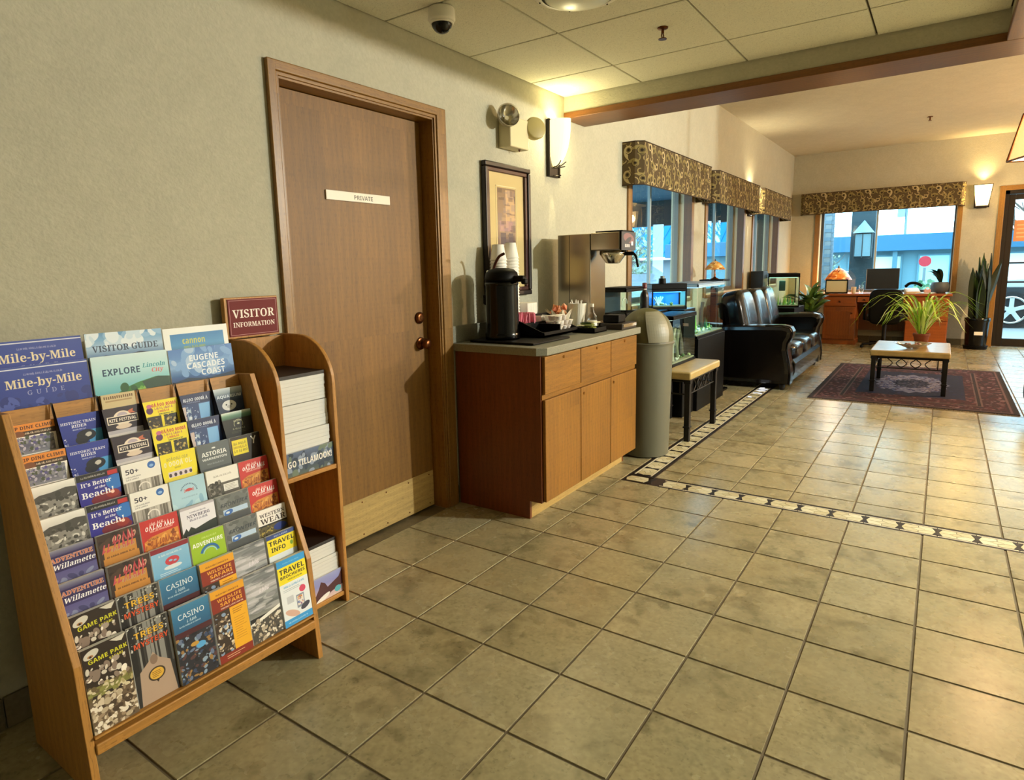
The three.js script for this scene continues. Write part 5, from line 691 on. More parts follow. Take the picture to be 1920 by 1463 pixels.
  single('tank_stand', bx(0.06, 0.56, 0, 0.698, -8.36, -7.64, 0.006), M.black, 'dark stand under the black-framed aquarium beyond the sofa', 'stand');
  { const sh = thing('narrow_shelf', 'narrow dark shelf unit between the sofa and the far aquarium', 'shelf', [0.13, 0, -7.475]); part('shelf_body', bx(-0.09, 0.09, 0, 0.92, -0.125, 0.125, 0.005), M.black, sh); part('shelf_top', box(0.2, 0.02, 0.27, 0, 0.93, 0, 0.004), M.black, sh); }
  single('speaker_box', box(0.16, 0.26, 0.26, 0, 0.13, 0, 0.008), std('#10161a', 0.5), 'dark upright box on a narrow shelf before the third window', 'box', [0.13, 0.942, -7.475]);
}
// stained glass table lamps
function tableLamp(label, pos, k) {
  const l = thing('table_lamp', label, 'table lamp', pos, 0, 'stained glass lamps');
  part('base', lathe([[0.001, 0], [0.075, 0], [0.07, 0.012], [0.03, 0.025], [0.014, 0.05], [0.02, 0.075], [0.012, 0.1], [0.01, 0.19], [0.001, 0.19]], 28), M.bronze, l);
  const tx = canvasTex(256, 128, (g, w, h) => { g.fillStyle = '#c98a3a'; g.fillRect(0, 0, w, h); const r = rng(6); for (let i = 0; i < 120; i++) { g.fillStyle = ['#e0b068', '#b8642a', '#d89a4a', '#8a4a22', '#efd49a'][(r() * 5) | 0]; g.beginPath(); g.ellipse(r() * w, r() * h, 5 + r() * 12, 4 + r() * 9, r() * 3, 0, 7); g.fill(); } g.fillStyle = '#5a3416'; g.fillRect(0, 0, w, 14); });
  const sh = std('#ffffff', 0.4, { map: tx, side: THREE.DoubleSide, emissive: new THREE.Color('#ff9c3c'), emissiveIntensity: k, emissiveMap: tx }); part('lamp_shade', lathe([[0.19, 0.17], [0.172, 0.195], [0.14, 0.24], [0.09, 0.29], [0.035, 0.322], [0.012, 0.328]], 36), sh, l, 'amber stained glass shade'); part('finial', lathe([[0.001, 0.36], [0.01, 0.35], [0.008, 0.335], [0.02, 0.328], [0.001, 0.326]].reverse(), 16), M.bronze, l);
  if (k) pointLight(l, '#ffc070', k * 2.2, [0, 0.23, 0], 2);
  return l;
}
tableLamp('stained glass table lamp on the black pedestal by the second window', [0.26, 1.156, -4.98], 0).scale.set(0.55, 0.56, 0.55);
tableLamp('stained glass table lamp on the desk before the wide window', [0.78, 0.801, -9.98], 0.7).scale.set(1.05, 1.22, 1.05);

// ---------------------------------------------------------------- leather sofa (built in place, back to the left wall)
{
  const s = thing('leather_sofa', 'dark brown glossy leather three-seat sofa along the window wall', 'sofa', [0, 0, 0]), z0 = -5.25, z1 = -7.33, aw = 0.25;
  const armP = []; const ctrl = [[0.1, 0.06], [0.1, 0.63], [0.3, 0.655], [0.7, 0.67], [0.87, 0.672], [0.94, 0.655], [0.965, 0.61], [0.955, 0.55], [0.925, 0.49], [0.92, 0.42], [0.945, 0.3], [0.96, 0.18], [0.955, 0.06]];
  for (const [a, b] of [[z0 - aw, z0], [z1, z1 + aw]]) {
    const g = prism(ctrl, 'xy', a, b, 0.045); part('arm', g, M.leather, s);
    part('arm_piping', tube(ctrl.slice(3).map(([x, y]) => [x + 0.002, y + 0.001, b === z0 ? b - 0.028 : a + 0.028]), 0.006, 40, 6), M.leather, s);
  }
  part('seat_base', bx(0.14, 0.9, 0.06, 0.26, z1 + aw, z0 - aw, 0.03), M.leather, s);
  part('front_panel', prism([[0.86, 0.06], [0.93, 0.06], [0.965, 0.16], [0.97, 0.26], [0.94, 0.3], [0.86, 0.3]], 'xy', z1 + aw - 0.01, z0 - aw + 0.01, 0.012), M.leather, s);
  part('back_frame', prism([[0.09, 0.06], [0.3, 0.06], [0.22, 0.84], [0.17, 0.885], [0.09, 0.86]], 'xy', z1 + 0.03, z0 - 0.03, 0.03), M.leather, s);
  const cw = (z0 - z1 - 2 * aw) / 3;
  for (let i = 0; i < 3; i++) {
    const zc = z0 - aw - cw * (i + 0.5);
    part('seat_cushion', pillow(0.66, 0.2, cw - 0.004, 0.64, 0.37, zc, 0.42), M.leather, s);
    const b = part('back_cushion', pillow(0.27, 0.6, cw + (i === 1 ? 0.0 : 0.05), 0, 0, 0, 0.45), M.leather, s); b.position.set(0.34, 0.715, zc + (i === 0 ? 0.035 : i === 2 ? -0.035 : 0)); b.rotation.z = 0.22;
  }
  for (const x of [0.15, 0.88]) for (const z of [z0 - 0.08, z1 + 0.08]) part('foot', lathe([[0.001, 0], [0.022, 0], [0.034, 0.06], [0.001, 0.06]], 16).translate(x, 0.001, z), M.walnut, s);
}
// ---------------------------------------------------------------- rug
{
  const tx = canvasTex(768, 1200, (g, w, h) => {
    const r = rng(44), dots = (x, y, W2, H2, n, cols, s0, s1) => { for (let i = 0; i < n; i++) { g.fillStyle = cols[(r() * cols.length) | 0]; const s = s0 + r() * (s1 - s0); g.beginPath(); g.ellipse(x + r() * W2, y + r() * H2, s, s * 0.7, r() * 3, 0, 7); g.fill(); } };
    g.fillStyle = '#1c0d12'; g.fillRect(0, 0, w, h); const B = (m, c) => { g.fillStyle = c; g.fillRect(m, m, w - 2 * m, h - 2 * m); };
    B(14, '#3c1c20'); B(20, '#8a6a66'); B(28, '#34101a'); B(36, '#4c1422'); for (let k = 0; k < 3; k++) dots(36, 36, w - 72, h - 72, 900, ['#96666a', '#2a1014', '#a88480', '#6a2630', '#1e1530'], 4, 11);
    B(112, '#86685f'); B(119, '#241016'); B(130, '#86685f'); B(136, '#521624'); dots(136, 136, w - 272, h - 272, 1400, ['#34121a', '#905056', '#a07872', '#43191f', '#1e1226'], 4, 10);
    g.fillStyle = '#0a1648'; g.beginPath(); const top = 230, bot = h - 230, l = 170, rr = w - 170; for (let i = 0; i <= 12; i++) g.lineTo(l + (rr - l) * i / 12, top + (i % 2 ? 18 : 0)); for (let i = 0; i <= 12; i++) g.lineTo(rr - (rr - l) * i / 12, bot - (i % 2 ? 18 : 0)); g.closePath(); g.fill();
    dots(180, 250, w - 360, h - 500, 260, ['#1c2c70', '#0a1034', '#3a2450'], 3, 9);
    g.fillStyle = '#98a0c0'; g.beginPath(); for (let i = 0; i < 64; i++) { const a = i / 64 * Math.PI * 2, q = 1 + 0.07 * Math.cos(a * 16); g.lineTo(w / 2 + Math.cos(a) * 150 * q, h / 2 + Math.sin(a) * 270 * q * (1 - 0.12 * Math.abs(Math.cos(a)))); } g.closePath(); g.fill();
    dots(w / 2 - 130, h / 2 - 220, 260, 440, 700, ['#26307a', '#c4c8dc', '#525a98', '#c8c8d4', '#4a2444'], 4, 10);
    g.fillStyle = '#22264e'; g.beginPath(); for (let i = 0; i < 48; i++) { const a = i / 48 * Math.PI * 2, q = 1 + 0.1 * Math.cos(a * 12); g.lineTo(w / 2 + Math.cos(a) * 74 * q, h / 2 + Math.sin(a) * 130 * q); } g.closePath(); g.fill(); dots(w / 2 - 60, h / 2 - 110, 120, 220, 160, ['#6a6a90', '#3a2040', '#9a94a4'], 3, 7);
  });
  const n = fbm(17, 256, 128, 2), bump = dataTex(256, 256, (x, y) => 255 * n(x, y), false, [40, 60]);
  const rug = thing('persian_rug', 'maroon and navy oriental rug with pale medallion under the coffee table', 'rug', [1.975, 0, -6.275]), g = new THREE.BoxGeometry(1.61, 0.006, 2.5).translate(0, 0.0045, 0);
  const side = std('#2a1418', 0.95); part('pile', g, [side, side, std('#c4bcc4', 0.95, { map: tx, bumpMap: bump, bumpScale: 0.002 }), side, side, side], rug);
  const r = rng(5), fr = []; for (const s of [-1, 1]) for (let i = 0; i < 150; i++) { const x = -0.8 + 1.6 * (i + 0.5) / 150; fr.push(new THREE.BoxGeometry(0.006, 0.002, 0.03 + r() * 0.015).rotateY((r() - 0.5) * 0.8).translate(x, 0.003, s * 1.268)); }
  part('fringe', merge(fr), std('#7a6a52', 0.95), rug);
}
// ---------------------------------------------------------------- plants
function blade(len, wid, rise, reach, droop, fold = 0.25, n = 7) {   // arching leaf growing along +x
  const P = [], at = (t) => [reach * t * len, rise * len * (Math.sin(Math.min(1, t * 1.05) * Math.PI * droop) / Math.sin(Math.PI * Math.min(0.5, droop)))], w = (t) => wid * Math.pow(Math.sin(Math.PI * Math.min(1, 0.12 + t * 0.88)), 0.7);
  for (let i = 0; i < n; i++) { const a = i / n, b = (i + 1) / n, [x0, y0] = at(a), [x1, y1] = at(b), w0 = w(a), w1 = i === n - 1 ? 0.0005 : w(b), A = [x0, y0 + w0 * fold, -w0], M0 = [x0, y0, 0], C = [x0, y0 + w0 * fold, w0], D = [x1, y1 + w1 * fold, -w1], M1 = [x1, y1, 0], F = [x1, y1 + w1 * fold, w1]; P.push(...A, ...M0, ...M1, ...A, ...M1, ...D, ...M0, ...C, ...F, ...M0, ...F, ...M1); }
  const g = new THREE.BufferGeometry(); g.setAttribute('position', new THREE.Float32BufferAttribute(P, 3)); g.computeVertexNormals(); return uvm(g);
}
{
  const p = thing('spider_plant', 'spider plant with long arching pale green leaves on the coffee table', 'plant', [2.03, 0.429, -6.2]);
  part('pot', lathe([[0.001, 0.002], [0.052, 0.002], [0.07, 0.095], [0.076, 0.097], [0.076, 0.12], [0.066, 0.12], [0.06, 0.1], [0.001, 0.1]], 32), M.terracotta, p, 'small terracotta pot');
  const r = rng(23), shades = ['#b4de4a', '#9ccc3c', '#cdee80', '#7eb030', '#def0a8'].map((c) => std(c, 0.5, { side: THREE.DoubleSide }));
  const kinds = []; for (let k = 0; k < 10; k++) kinds.push(blade(0.3 + k * 0.036, 0.009, 0.5 + 0.14 * ((k * 7) % 5) / 4 + (k < 3 ? 0.35 : 0), 0.38 + 0.06 * k, 0.5 + 0.045 * k, 0.4, 9));
  for (let i = 0; i < 100; i++) { const m = part('leaf', kinds[(r() * 10) | 0], shades[(r() * 5) | 0], p); m.position.set((r() - 0.5) * 0.05, 0.1, (r() - 0.5) * 0.05); m.rotation.y = r() * Math.PI * 2; m.rotation.z = (r() - 0.4) * 0.5; m.rotation.order = 'YZX'; m.scale.setScalar(0.75 + r() * 0.45); }
  const b = thing('glass_bowl', 'shallow clear glass bowl on the coffee table in front of the spider plant', 'bowl', [1.97, 0.429, -5.84]);
  part('bowl', lathe([[0.001, 0.004], [0.05, 0.004], [0.06, 0.012], [0.13, 0.04], [0.155, 0.055], [0.158, 0.058], [0.15, 0.058], [0.12, 0.044], [0.055, 0.018], [0.001, 0.012]], 40), phys('#e8e2dc', 0.08, { transmission: 0.85, thickness: 0.006, ior: 1.45 }), b);
  for (let i = 0; i < 10; i++) part('candy', new THREE.IcosahedronGeometry(0.015, 1).translate((r() - 0.5) * 0.12, 0.036 + r() * 0.008, (r() - 0.5) * 0.12), std(['#8a5a52', '#c8b8a8', '#5a3a34'][i % 3], 0.5), b);
}
{
  const p = thing('snake_plant', 'tall snake plant in a black pot beside the glass door', 'plant', [2.62, 0, -9.83]);
  part('pot', lathe([[0.001, 0.002], [0.12, 0.002], [0.125, 0.03], [0.145, 0.4], [0.155, 0.405], [0.155, 0.45], [0.14, 0.45], [0.135, 0.42], [0.001, 0.42]], 36), M.blackGloss, p, 'tall black pot'); part('saucer', cyl(0.15, 0.14, 0.05, 0, 0.026, 0, 32), M.black, p);
  part('pot_label', box(0.1, 0.05, 0.002, 0.02, 0.235, 0.139, 0), M.white, p, 'white label on the pot');
  const r = rng(9); for (let i = 0; i < 30; i++) {
    const h = 0.5 + r() * 0.42 + (i < 4 ? 0.18 : 0), w = 0.036 + r() * 0.016, tw = (r() - 0.5) * 1.2, P = [], n = 8, q = (k) => { const t = k / n, ww = w * (0.75 + 0.5 * Math.sin(t * 2.4)) * (k === n ? 0.02 : 1 - Math.pow(t, 4)), a = tw * t; return [[-Math.cos(a) * ww, h * t, -Math.sin(a) * ww - 0.3 * ww], [0, h * t, 0.012], [Math.cos(a) * ww, h * t, Math.sin(a) * ww - 0.3 * ww]]; };
    for (let k = 0; k < n; k++) { const [a, b, c] = q(k), [d, e, f] = q(k + 1); P.push(...a, ...b, ...e, ...a, ...e, ...d, ...b, ...c, ...f, ...b, ...f, ...e); }
    const g = new THREE.BufferGeometry(); g.setAttribute('position', new THREE.Float32BufferAttribute(P, 3)); g.computeVertexNormals(); const m = part('leaf', uvm(g), i % 3 ? M.leafDark : M.leaf, p), a = r() * 6.28, q2 = 0.02 + r() * 0.08; m.position.set(Math.cos(a) * q2, 0.42, Math.sin(a) * q2); m.rotation.set(Math.sin(a) * 0.24 * r(), r() * 6, -Math.cos(a) * 0.34 * r());
  }
  const t = thing('leafy_plant', 'broad-leaved green plant in the corner between sofa and desk', 'plant', [0.5, 0, -9.15]);
  part('pot', lathe([[0.001, 0.002], [0.13, 0.002], [0.17, 0.4], [0.17, 0.42], [0.001, 0.4]], 28), M.black, t); part('stem', bar([0, 0.4, 0], [0, 0.56, 0], 0.02), M.leafDark, t);
  const kinds = [0, 1, 2].map((k) => blade(0.3 + 0.06 * k, 0.062, 0.3, 0.85, 0.62, 0.3, 7)), lm = ['#5f7a2c', '#3f5a20', '#86983c', '#2c4218'].map((c) => std(c, 0.45, { side: THREE.DoubleSide }));
  for (let i = 0; i < 44; i++) { const m = part('leaf', kinds[i % 3], lm[i % 4], t); m.position.set((r() - 0.5) * 0.12, 0.48 + r() * 0.22, (r() - 0.5) * 0.12); m.rotation.order = 'YZX'; m.rotation.set((r() - 0.5) * 0.8, r() * 6.28, r() * 0.9 - 0.2); }
  { const m = part('leaf', kinds[2], lm[0], t); m.position.set(0.05, 0.66, 0); m.rotation.order = 'YZX'; m.rotation.set(0.4, 0.3, 1.05); }
}
// ---------------------------------------------------------------- desk corner
{
  const d = thing('oak_desk', 'honey oak desk with kneehole under the wide window', 'desk'), x0 = 0.6, x1 = 2.3, z0 = -9.64, z1 = -10.17;
  part('desk_top', bx(x0, x1, 0.765, 0.8, z1, z0, 0.008, 'x'), M.oakDesk, d);
  const ped = (a, b) => part('pedestal', bx(a, b, 0.06, 0.765, z1 + 0.02, z0 - 0.045, 0.003), M.oakDesk, d), kn = () => new THREE.SphereGeometry(0.016, 12, 8);
  ped(x0 + 0.03, 1.09); ped(1.74, x1 - 0.03);
  part('plinth', bx(x0 + 0.02, 1.1, 0, 0.07, z1 + 0.02, z0 - 0.03, 0.004, 'x'), M.oakDesk, d); part('plinth', bx(1.73, x1 - 0.02, 0, 0.07, z1 + 0.02, z0 - 0.03, 0.004, 'x'), M.oakDesk, d);
  part('modesty_panel', bx(1.09, 1.74, 0.2, 0.765, z1 + 0.03, z1 + 0.05), M.oakDark, d);
  const front = (n, a, b, y0, y1, kx, ky, i) => { const f = part(n, bx(a + 0.008, b - 0.008, y0 + 0.004, y1 - 0.004, z0 - 0.046, z0 - 0.026, 0.006, n === 'door' ? 'y' : 'x', i), M.oakDesk, d); part('knob', kn().translate(kx ?? (a + b) / 2, ky ?? (y0 + y1) / 2, z0 - 0.016), M.bronze, f); };
  front('drawer', x0 + 0.03, 1.09, 0.6, 0.755, undefined, undefined, 1); front('door', x0 + 0.03, 1.09, 0.08, 0.595, 1.03, 0.5, 2);
  part('door_panel', bx(x0 + 0.09, 1.02, 0.14, 0.53, z0 - 0.028, z0 - 0.021, 0.004), M.oakDesk, d);
  front('drawer', 1.09, 1.74, 0.665, 0.755, 1.2, undefined, 3); front('drawer', 1.74, x1 - 0.03, 0.6, 0.755, undefined, undefined, 4); front('drawer', 1.74, x1 - 0.03, 0.4, 0.595, undefined, undefined, 5); front('drawer', 1.74, x1 - 0.03, 0.08, 0.395, undefined, undefined, 6);
  const c = thing('office_chair', 'black swivel office chair with rounded back at the desk', 'chair', [1.5, 0, -9.42], 0.05);
  part('backrest', pillow(0.43, 0.52, 0.1, 0, 0.63, 0.2, 0.4), M.black, c); part('seat', pillow(0.5, 0.11, 0.48, 0, 0.46, 0, 0.4), M.black, c); part('back_bracket', bx(-0.04, 0.04, 0.4, 0.6, 0.22, 0.26, 0.01), M.black, c);
  for (const s of [-1, 1]) part('armrest', merge([bx(s * 0.27 - 0.025, s * 0.27 + 0.025, 0.62, 0.65, -0.16, 0.12, 0.012), bx(s * 0.27 - 0.015, s * 0.27 + 0.015, 0.42, 0.62, -0.02, 0.03, 0.008), bx(Math.min(0.2 * s, 0.27 * s), Math.max(0.2 * s, 0.27 * s), 0.42, 0.44, -0.02, 0.03)]), M.black, c);
  part('column', cyl(0.03, 0.03, 0.32, 0, 0.25, 0), M.iron, c); part('hub', cyl(0.05, 0.06, 0.05, 0, 0.09, 0), M.black, c);
  for (let i = 0; i < 5; i++) { const a = i / 5 * 6.283 + 0.3, ar = part('base_arm', bar([0, 0.085, 0], [Math.cos(a) * 0.29, 0.06, Math.sin(a) * 0.29], 0.018), M.black, c); part('caster', new THREE.SphereGeometry(0.026, 12, 8).translate(Math.cos(a) * 0.29, 0.028, Math.sin(a) * 0.29), M.black, ar); }
  const m = thing('computer_monitor', 'black flat monitor seen from behind on the desk', 'monitor', [1.4, 0.801, -9.92], 0.05);
  part('screen_housing', box(0.44, 0.32, 0.04, 0, 0.22, 0, 0.012), std('#12181c', 0.5), m); part('stand', merge([bx(-0.03, 0.03, 0.01, 0.12, -0.03, 0.0), box(0.22, 0.012, 0.16, 0, 0.006, -0.01, 0.004)]), M.black, m);
  const f = thing('framed_sheet', 'dark frame with blank cream sheet leaning on the desk', 'frame', [0.79, 0.801, -9.76]); part('frame', merge([bx(-0.16, 0.16, 0.2, 0.22, -0.008, 0.008), bx(-0.16, 0.16, 0, 0.02, -0.008, 0.008), bx(-0.16, -0.145, 0.02, 0.2, -0.008, 0.008), bx(0.145, 0.16, 0.02, 0.2, -0.008, 0.008)]), M.black, f); part('sheet', bx(-0.146, 0.146, 0.02, 0.2, -0.006, 0.003), std('#d3c699', 0.7), f); part('prop', bar([0, 0.12, -0.006], [0, 0.002, -0.08], 0.006), M.black, f);
  single('paper_cup', lathe([[0.001, 0], [0.028, 0], [0.036, 0.1], [0.034, 0.1], [0.001, 0.01]], 24), M.cream, 'cream paper cup on the desk beside the blank frame', 'cup', [1.03, 0.801, -9.78]);
  const gl = thing('water_glass', 'clear glass with straw between the cup and the monitor', 'glass', [1.13, 0.801, -9.8]); part('tumbler', lathe([[0.001, 0.003], [0.03, 0.003], [0.036, 0.13], [0.033, 0.13], [0.027, 0.01], [0.001, 0.01]], 24), M.clearGlass, gl); part('straw', tube([[0, 0.012, 0], [0.01, 0.14, 0], [0.02, 0.17, 0], [0.05, 0.18, 0]], 0.003), std('#6ab0b8', 0.4), gl);
  const ph = thing('desk_phone', 'dark desk phone with curved handset right of the monitor', 'phone', [1.8, 0.801, -9.82], 0.2); part('base', prism([[-0.1, 0], [0.1, 0], [0.1, 0.03], [-0.1, 0.08]], 'zy', -0.09, 0.09, 0.004), std('#c8b088', 0.5), ph); part('handset', tube([[-0.08, 0.1, -0.06], [-0.03, 0.15, -0.02], [0.05, 0.15, 0.0], [0.12, 0.11, 0.02]], 0.022, 16, 8), M.black, ph);
  const gp = thing('grey_pot_plant', 'grey round pot with a few dark leaves at the desk end', 'plant', [2.14, 0.801, -9.92]); part('pot', lathe([[0.001, 0], [0.07, 0], [0.115, 0.06], [0.12, 0.11], [0.1, 0.16], [0.09, 0.165], [0.001, 0.15]], 28), std('#4c5358', 0.6), gp); const r = rng(40), bl = blade(0.3, 0.045, 0.5, 0.8, 0.55, 0.3, 7);
  for (let i = 0; i < 9; i++) { const l = part('leaf', bl, M.leafDark, gp); l.position.set(0, 0.15, 0); l.rotation.order = 'YZX'; l.rotation.set(0, Math.PI - 1 + r() * 2.4, 0.1 + r() * 0.5); l.scale.setScalar(0.6 + r() * 0.5); }
  for (let i = 0; i < 4; i++) single('paper_sheet', box(0.21, 0.003, 0.15, 0, 0.0015, 0), M.white, 'loose white paper sheet on the desk right of the monitor', 'paper', [1.95 + i * 0.012, 0.801 + i * 0.0032, -9.76 - (i % 2) * 0.05], i * 0.4, 'papers on the desk');
  const tapeD = thing('tape_dispenser', 'small pink and white tape dispenser on the desk papers', 'dispenser', [1.99, 0.8145, -9.78], 0.3); part('body', box(0.09, 0.05, 0.03, 0, 0.025, 0, 0.01), std('#b88a84', 0.5), tapeD); part('roll', new THREE.TorusGeometry(0.02, 0.007, 8, 20).translate(0, 0.055, 0), M.white, tapeD);
}
// rounded ottoman whose edge shows at the right of the rug
{ const o = thing('ottoman', 'dark teal rounded ottoman beyond the right edge of the rug', 'ottoman', [3.08, 0, -4.85]); part('cushion', pillow(0.62, 0.34, 0.62, 0, 0.25, 0, 0.6), std('#0d2a33', 0.6), o); for (const a of [-1, 1]) for (const c of [-1, 1]) part('foot', cyl(0.02, 0.016, 0.1, a * 0.18, 0.05, c * 0.18, 12), M.walnut, o); }

// ---------------------------------------------------------------- outside
{
  const g = structure('ground', 'grey wet asphalt and walk outside the windows'); part('asphalt', bx(-60, 60, -0.16, -0.06, -80, ZF - 0.21, 0, 'z'), std('#77797a', 0.6), g); part('walk', bx(-60, -0.21, -0.16, -0.05, ZF - 0.21, 8, 0, 'z'), std('#a5a49f', 0.8), g);
  // porch over the walk
  const po = thing('porch_roof', 'dark boarded porch roof outside the left windows', 'porch'); const teal = std('#20343a', 0.7);
  for (let i = 0; i < 12; i++) part('soffit_board', bx(-4.6, -0.22, 2.62, 2.64, -11.3 + i * 0.93, -11.3 + i * 0.93 + 0.92, 0, 'x'), std('#2b5a74', 0.7), po);
  part('beam', bx(-4.6, -0.22, 2.12, 2.62, -11.4, -11.2, 0.005, 'x'), teal, po); part('beam', bx(-4.6, -4.4, 2.12, 2.62, -11.2, 0, 0.005, 'z'), teal, po); part('roof', bx(-4.8, -0.22, 2.65, 2.75, -11.6, 0, 0, 'z'), teal, po); part('end_screen', bx(-1.22, -0.24, -0.05, 2.12, -11.34, -11.26), std('#4a5048', 0.8), po, 'dark grey screen panel');
  for (const z of [-11.3, -5.6, -0.2]) part('post', bx(-4.58, -4.42, -0.05, 2.12, z - 0.08, z + 0.08, 0.005), teal, po);
  // house with a ribbed blue metal roof
  const h = thing('blue_roofed_house', 'pale house with ribbed blue metal roof beyond the porch', 'house', [-12, -0.06, -36]);
  part('wall', bx(-9, 7, 0, 2.0, -8, 0), std('#7a8a94', 0.8), h); const blue = phys('#00628a', 0.7, { specularIntensity: 0.15 });
  const q = [[-9.6, 1.85, 0.7], [7.6, 1.85, 0.7], [7.6, 5.6, -5], [-9.6, 5.6, -5]]; { const P = []; for (const i of [0, 1, 2, 0, 2, 3]) P.push(...q[i]); const gg = new THREE.BufferGeometry(); gg.setAttribute('position', new THREE.Float32BufferAttribute(P, 3)); gg.computeVertexNormals(); part('roof_sheet', uvm(gg), blue, h, 'blue metal roof sheet'); }
  for (let i = 0; i < 34; i++) { const x = -9.5 + i * 0.515; part('roof_rib', bar([x, 1.88, 0.7], [x, 5.62, -5], 0.045, 6), blue, h); }
  part('fascia', bx(-9.6, 7.6, 1.7, 1.86, 0.55, 0.72), std('#dfe6e8', 0.7), h); for (let i = 0; i < 5; i++) { const w = part('window', bx(-8 + i * 3.1, -6.9 + i * 3.1, 0.9, 1.6, -0.02, 0.03), std('#47606c', 0.3), h); part('pane', bx(-7.95 + i * 3.1, -6.95 + i * 3.1, 0.95, 1.55, 0.03, 0.035), std('#7fa8b8', 0.15), w); }
  // leafy tree left of the house
  const r = rng(77), tree = (name, label, x, z, s, leafy) => { const t = thing(name, label, 'tree', [x, -0.06, z]); const tm = std('#5a5048', 0.9); part('trunk', tube([[0, 0, 0], [0.05 * s, 1.0 * s, 0.03], [0, 2.2 * s, 0]], 0.09 * s, 10, 8), tm, t);
    const br = []; for (let i = 0; i < 26; i++) { const a = r() * 6.28, y = (0.9 + r() * 1.3) * s, L = (0.6 + r() * 1.0) * s; br.push(tube([[0, y, 0], [Math.cos(a) * L * 0.5, y + L * 0.45, Math.sin(a) * L * 0.5], [Math.cos(a) * L, y + L * (0.7 + 0.4 * r()), Math.sin(a) * L]], 0.018 * s, 8, 5)); for (let k = 0; k < 3; k++) { const b2 = a + (r() - 0.5) * 1.6, x1 = Math.cos(a) * L * 0.6, z1 = Math.sin(a) * L * 0.6, y1 = y + L * 0.5; br.push(tube([[x1, y1, z1], [x1 + Math.cos(b2) * L * 0.4, y1 + L * 0.3, z1 + Math.sin(b2) * L * 0.4], [x1 + Math.cos(b2) * L * 0.6, y1 + L * 0.6, z1 + Math.sin(b2) * L * 0.6]], 0.009 * s, 6, 4)); } } part('branches', merge(br), tm, t);
    if (leafy) { const lg = new THREE.CircleGeometry(0.06 * s, 5), n = 900, im = new THREE.InstancedMesh(lg, std('#7f9a86', 0.8, { side: THREE.DoubleSide }), n), o = new THREE.Object3D(); for (let i = 0; i < n; i++) { const a = r() * 6.28, q2 = Math.sqrt(r()) * 1.5 * s; o.position.set(Math.cos(a) * q2, (1.0 + r() * 2.2) * s, Math.sin(a) * q2); o.rotation.set(r() * 6, r() * 6, 0); o.scale.setScalar(0.7 + r()); o.updateMatrix(); im.setMatrixAt(i, o.matrix); } im.name = 'foliage'; im.userData.kind = 'stuff'; im.castShadow = im.receiveShadow = true; t.add(im); } };
  tree('leafy_tree', 'loose pale leafy tree seen through the window by the coffee counter', -10.9, -28, 1.0, true); tree('bare_tree', 'bare branching tree behind the parked car', 4.6, -24, 1.5, false); tree('leafy_tree', 'low grey-green tree outside the wide window', -1.7, -24.5, 0.5, true);
  // porch column with lantern outside the wide window
  const c = thing('porch_column', 'dark porch column outside the wide window', 'column', [0.86, -0.06, -12.6]); part('shaft', bx(-0.2, 0.2, 0, 2.9, -0.2, 0.2, 0.006), std('#2a4450', 0.7), c); part('base', box(0.5, 0.2, 0.5, 0, 0.1, 0, 0.01), std('#3a5460', 0.7), c);
  const l = thing('porch_lantern', 'pale six-sided lantern hung on the dark porch column', 'lantern', [0.89, 1.36, -12.25]), hexP = (rr) => Array.from({ length: 6 }, (_, i) => [Math.cos(i / 6 * 6.283 + 0.52) * rr, Math.sin(i / 6 * 6.283 + 0.52) * rr]);
  { const pm = std('#6f98aa', 0.3), fm = std('#2a3c44', 0.5), A = hexP(0.16); for (let i = 0; i < 6; i++) { const [ax, az] = A[i], [bx2, bz] = A[(i + 1) % 6]; const P = [ax, 0.03, az, bx2, 0.03, bz, bx2, 0.44, bz, ax, 0.03, az, bx2, 0.44, bz, ax, 0.44, az]; const gg = new THREE.BufferGeometry(); gg.setAttribute('position', new THREE.Float32BufferAttribute(P, 3)); gg.computeVertexNormals(); const dm = pm.clone(); dm.side = THREE.DoubleSide; part('pane', uvm(gg), dm, l); part('frame_bar', bar([ax, 0, az], [ax, 0.46, az], 0.01), fm, l); } part('roof', new THREE.ConeGeometry(0.2, 0.24, 6).translate(0, 0.58, 0), std('#6a8c9a', 0.5), l); part('floor', cyl(0.17, 0.12, 0.05, 0, 0.0, 0, 6), fm, l); part('bracket', bar([0, 0.66, 0], [0, 0.66, -0.16], 0.02), fm, l); }
  const bk = thing('brick_pier', 'blue-grey brick pier at the left of the wide window', 'pier', [0.16, -0.06, -12.6]); part('mortar', bx(-0.24, 0.16, 0, 2.9, -0.2, 0.2), std('#8a98a0', 0.9), bk); const bg = [], bm = std('#6f8798', 0.85); for (let k = 0; k < 36; k++) for (let i = 0; i < 2; i++) bg.push(bx(-0.24 + (k % 2 ? -0.002 : 0.1) + i * 0.205 - 0.1, -0.24 + (k % 2 ? -0.002 : 0.1) + i * 0.205 + 0.095, 0.005 + k * 0.08, 0.075 + k * 0.08, 0.19, 0.206), bx(0.15, 0.166, 0.005 + k * 0.08, 0.075 + k * 0.08, -0.2 + i * 0.2 + (k % 2) * 0.01, -0.01 + i * 0.2)); const bs = part('brick_courses', merge(bg), bm, bk); bs.userData.kind = 'stuff';
  // low wall, canopy building, pole, sign, shrubs and car
  const lw = thing('low_wall', 'pale low wall outside the wide window', 'wall', [0.6, -0.06, -13.2]); part('wall', bx(-0.9, 0.55, 0, 1.12, -0.1, 0.1), std('#b8d0da', 0.8), lw); part('coping', bx(-0.92, 0.57, 1.12, 1.16, -0.13, 0.13, 0.01), std('#cfe0e6', 0.8), lw);
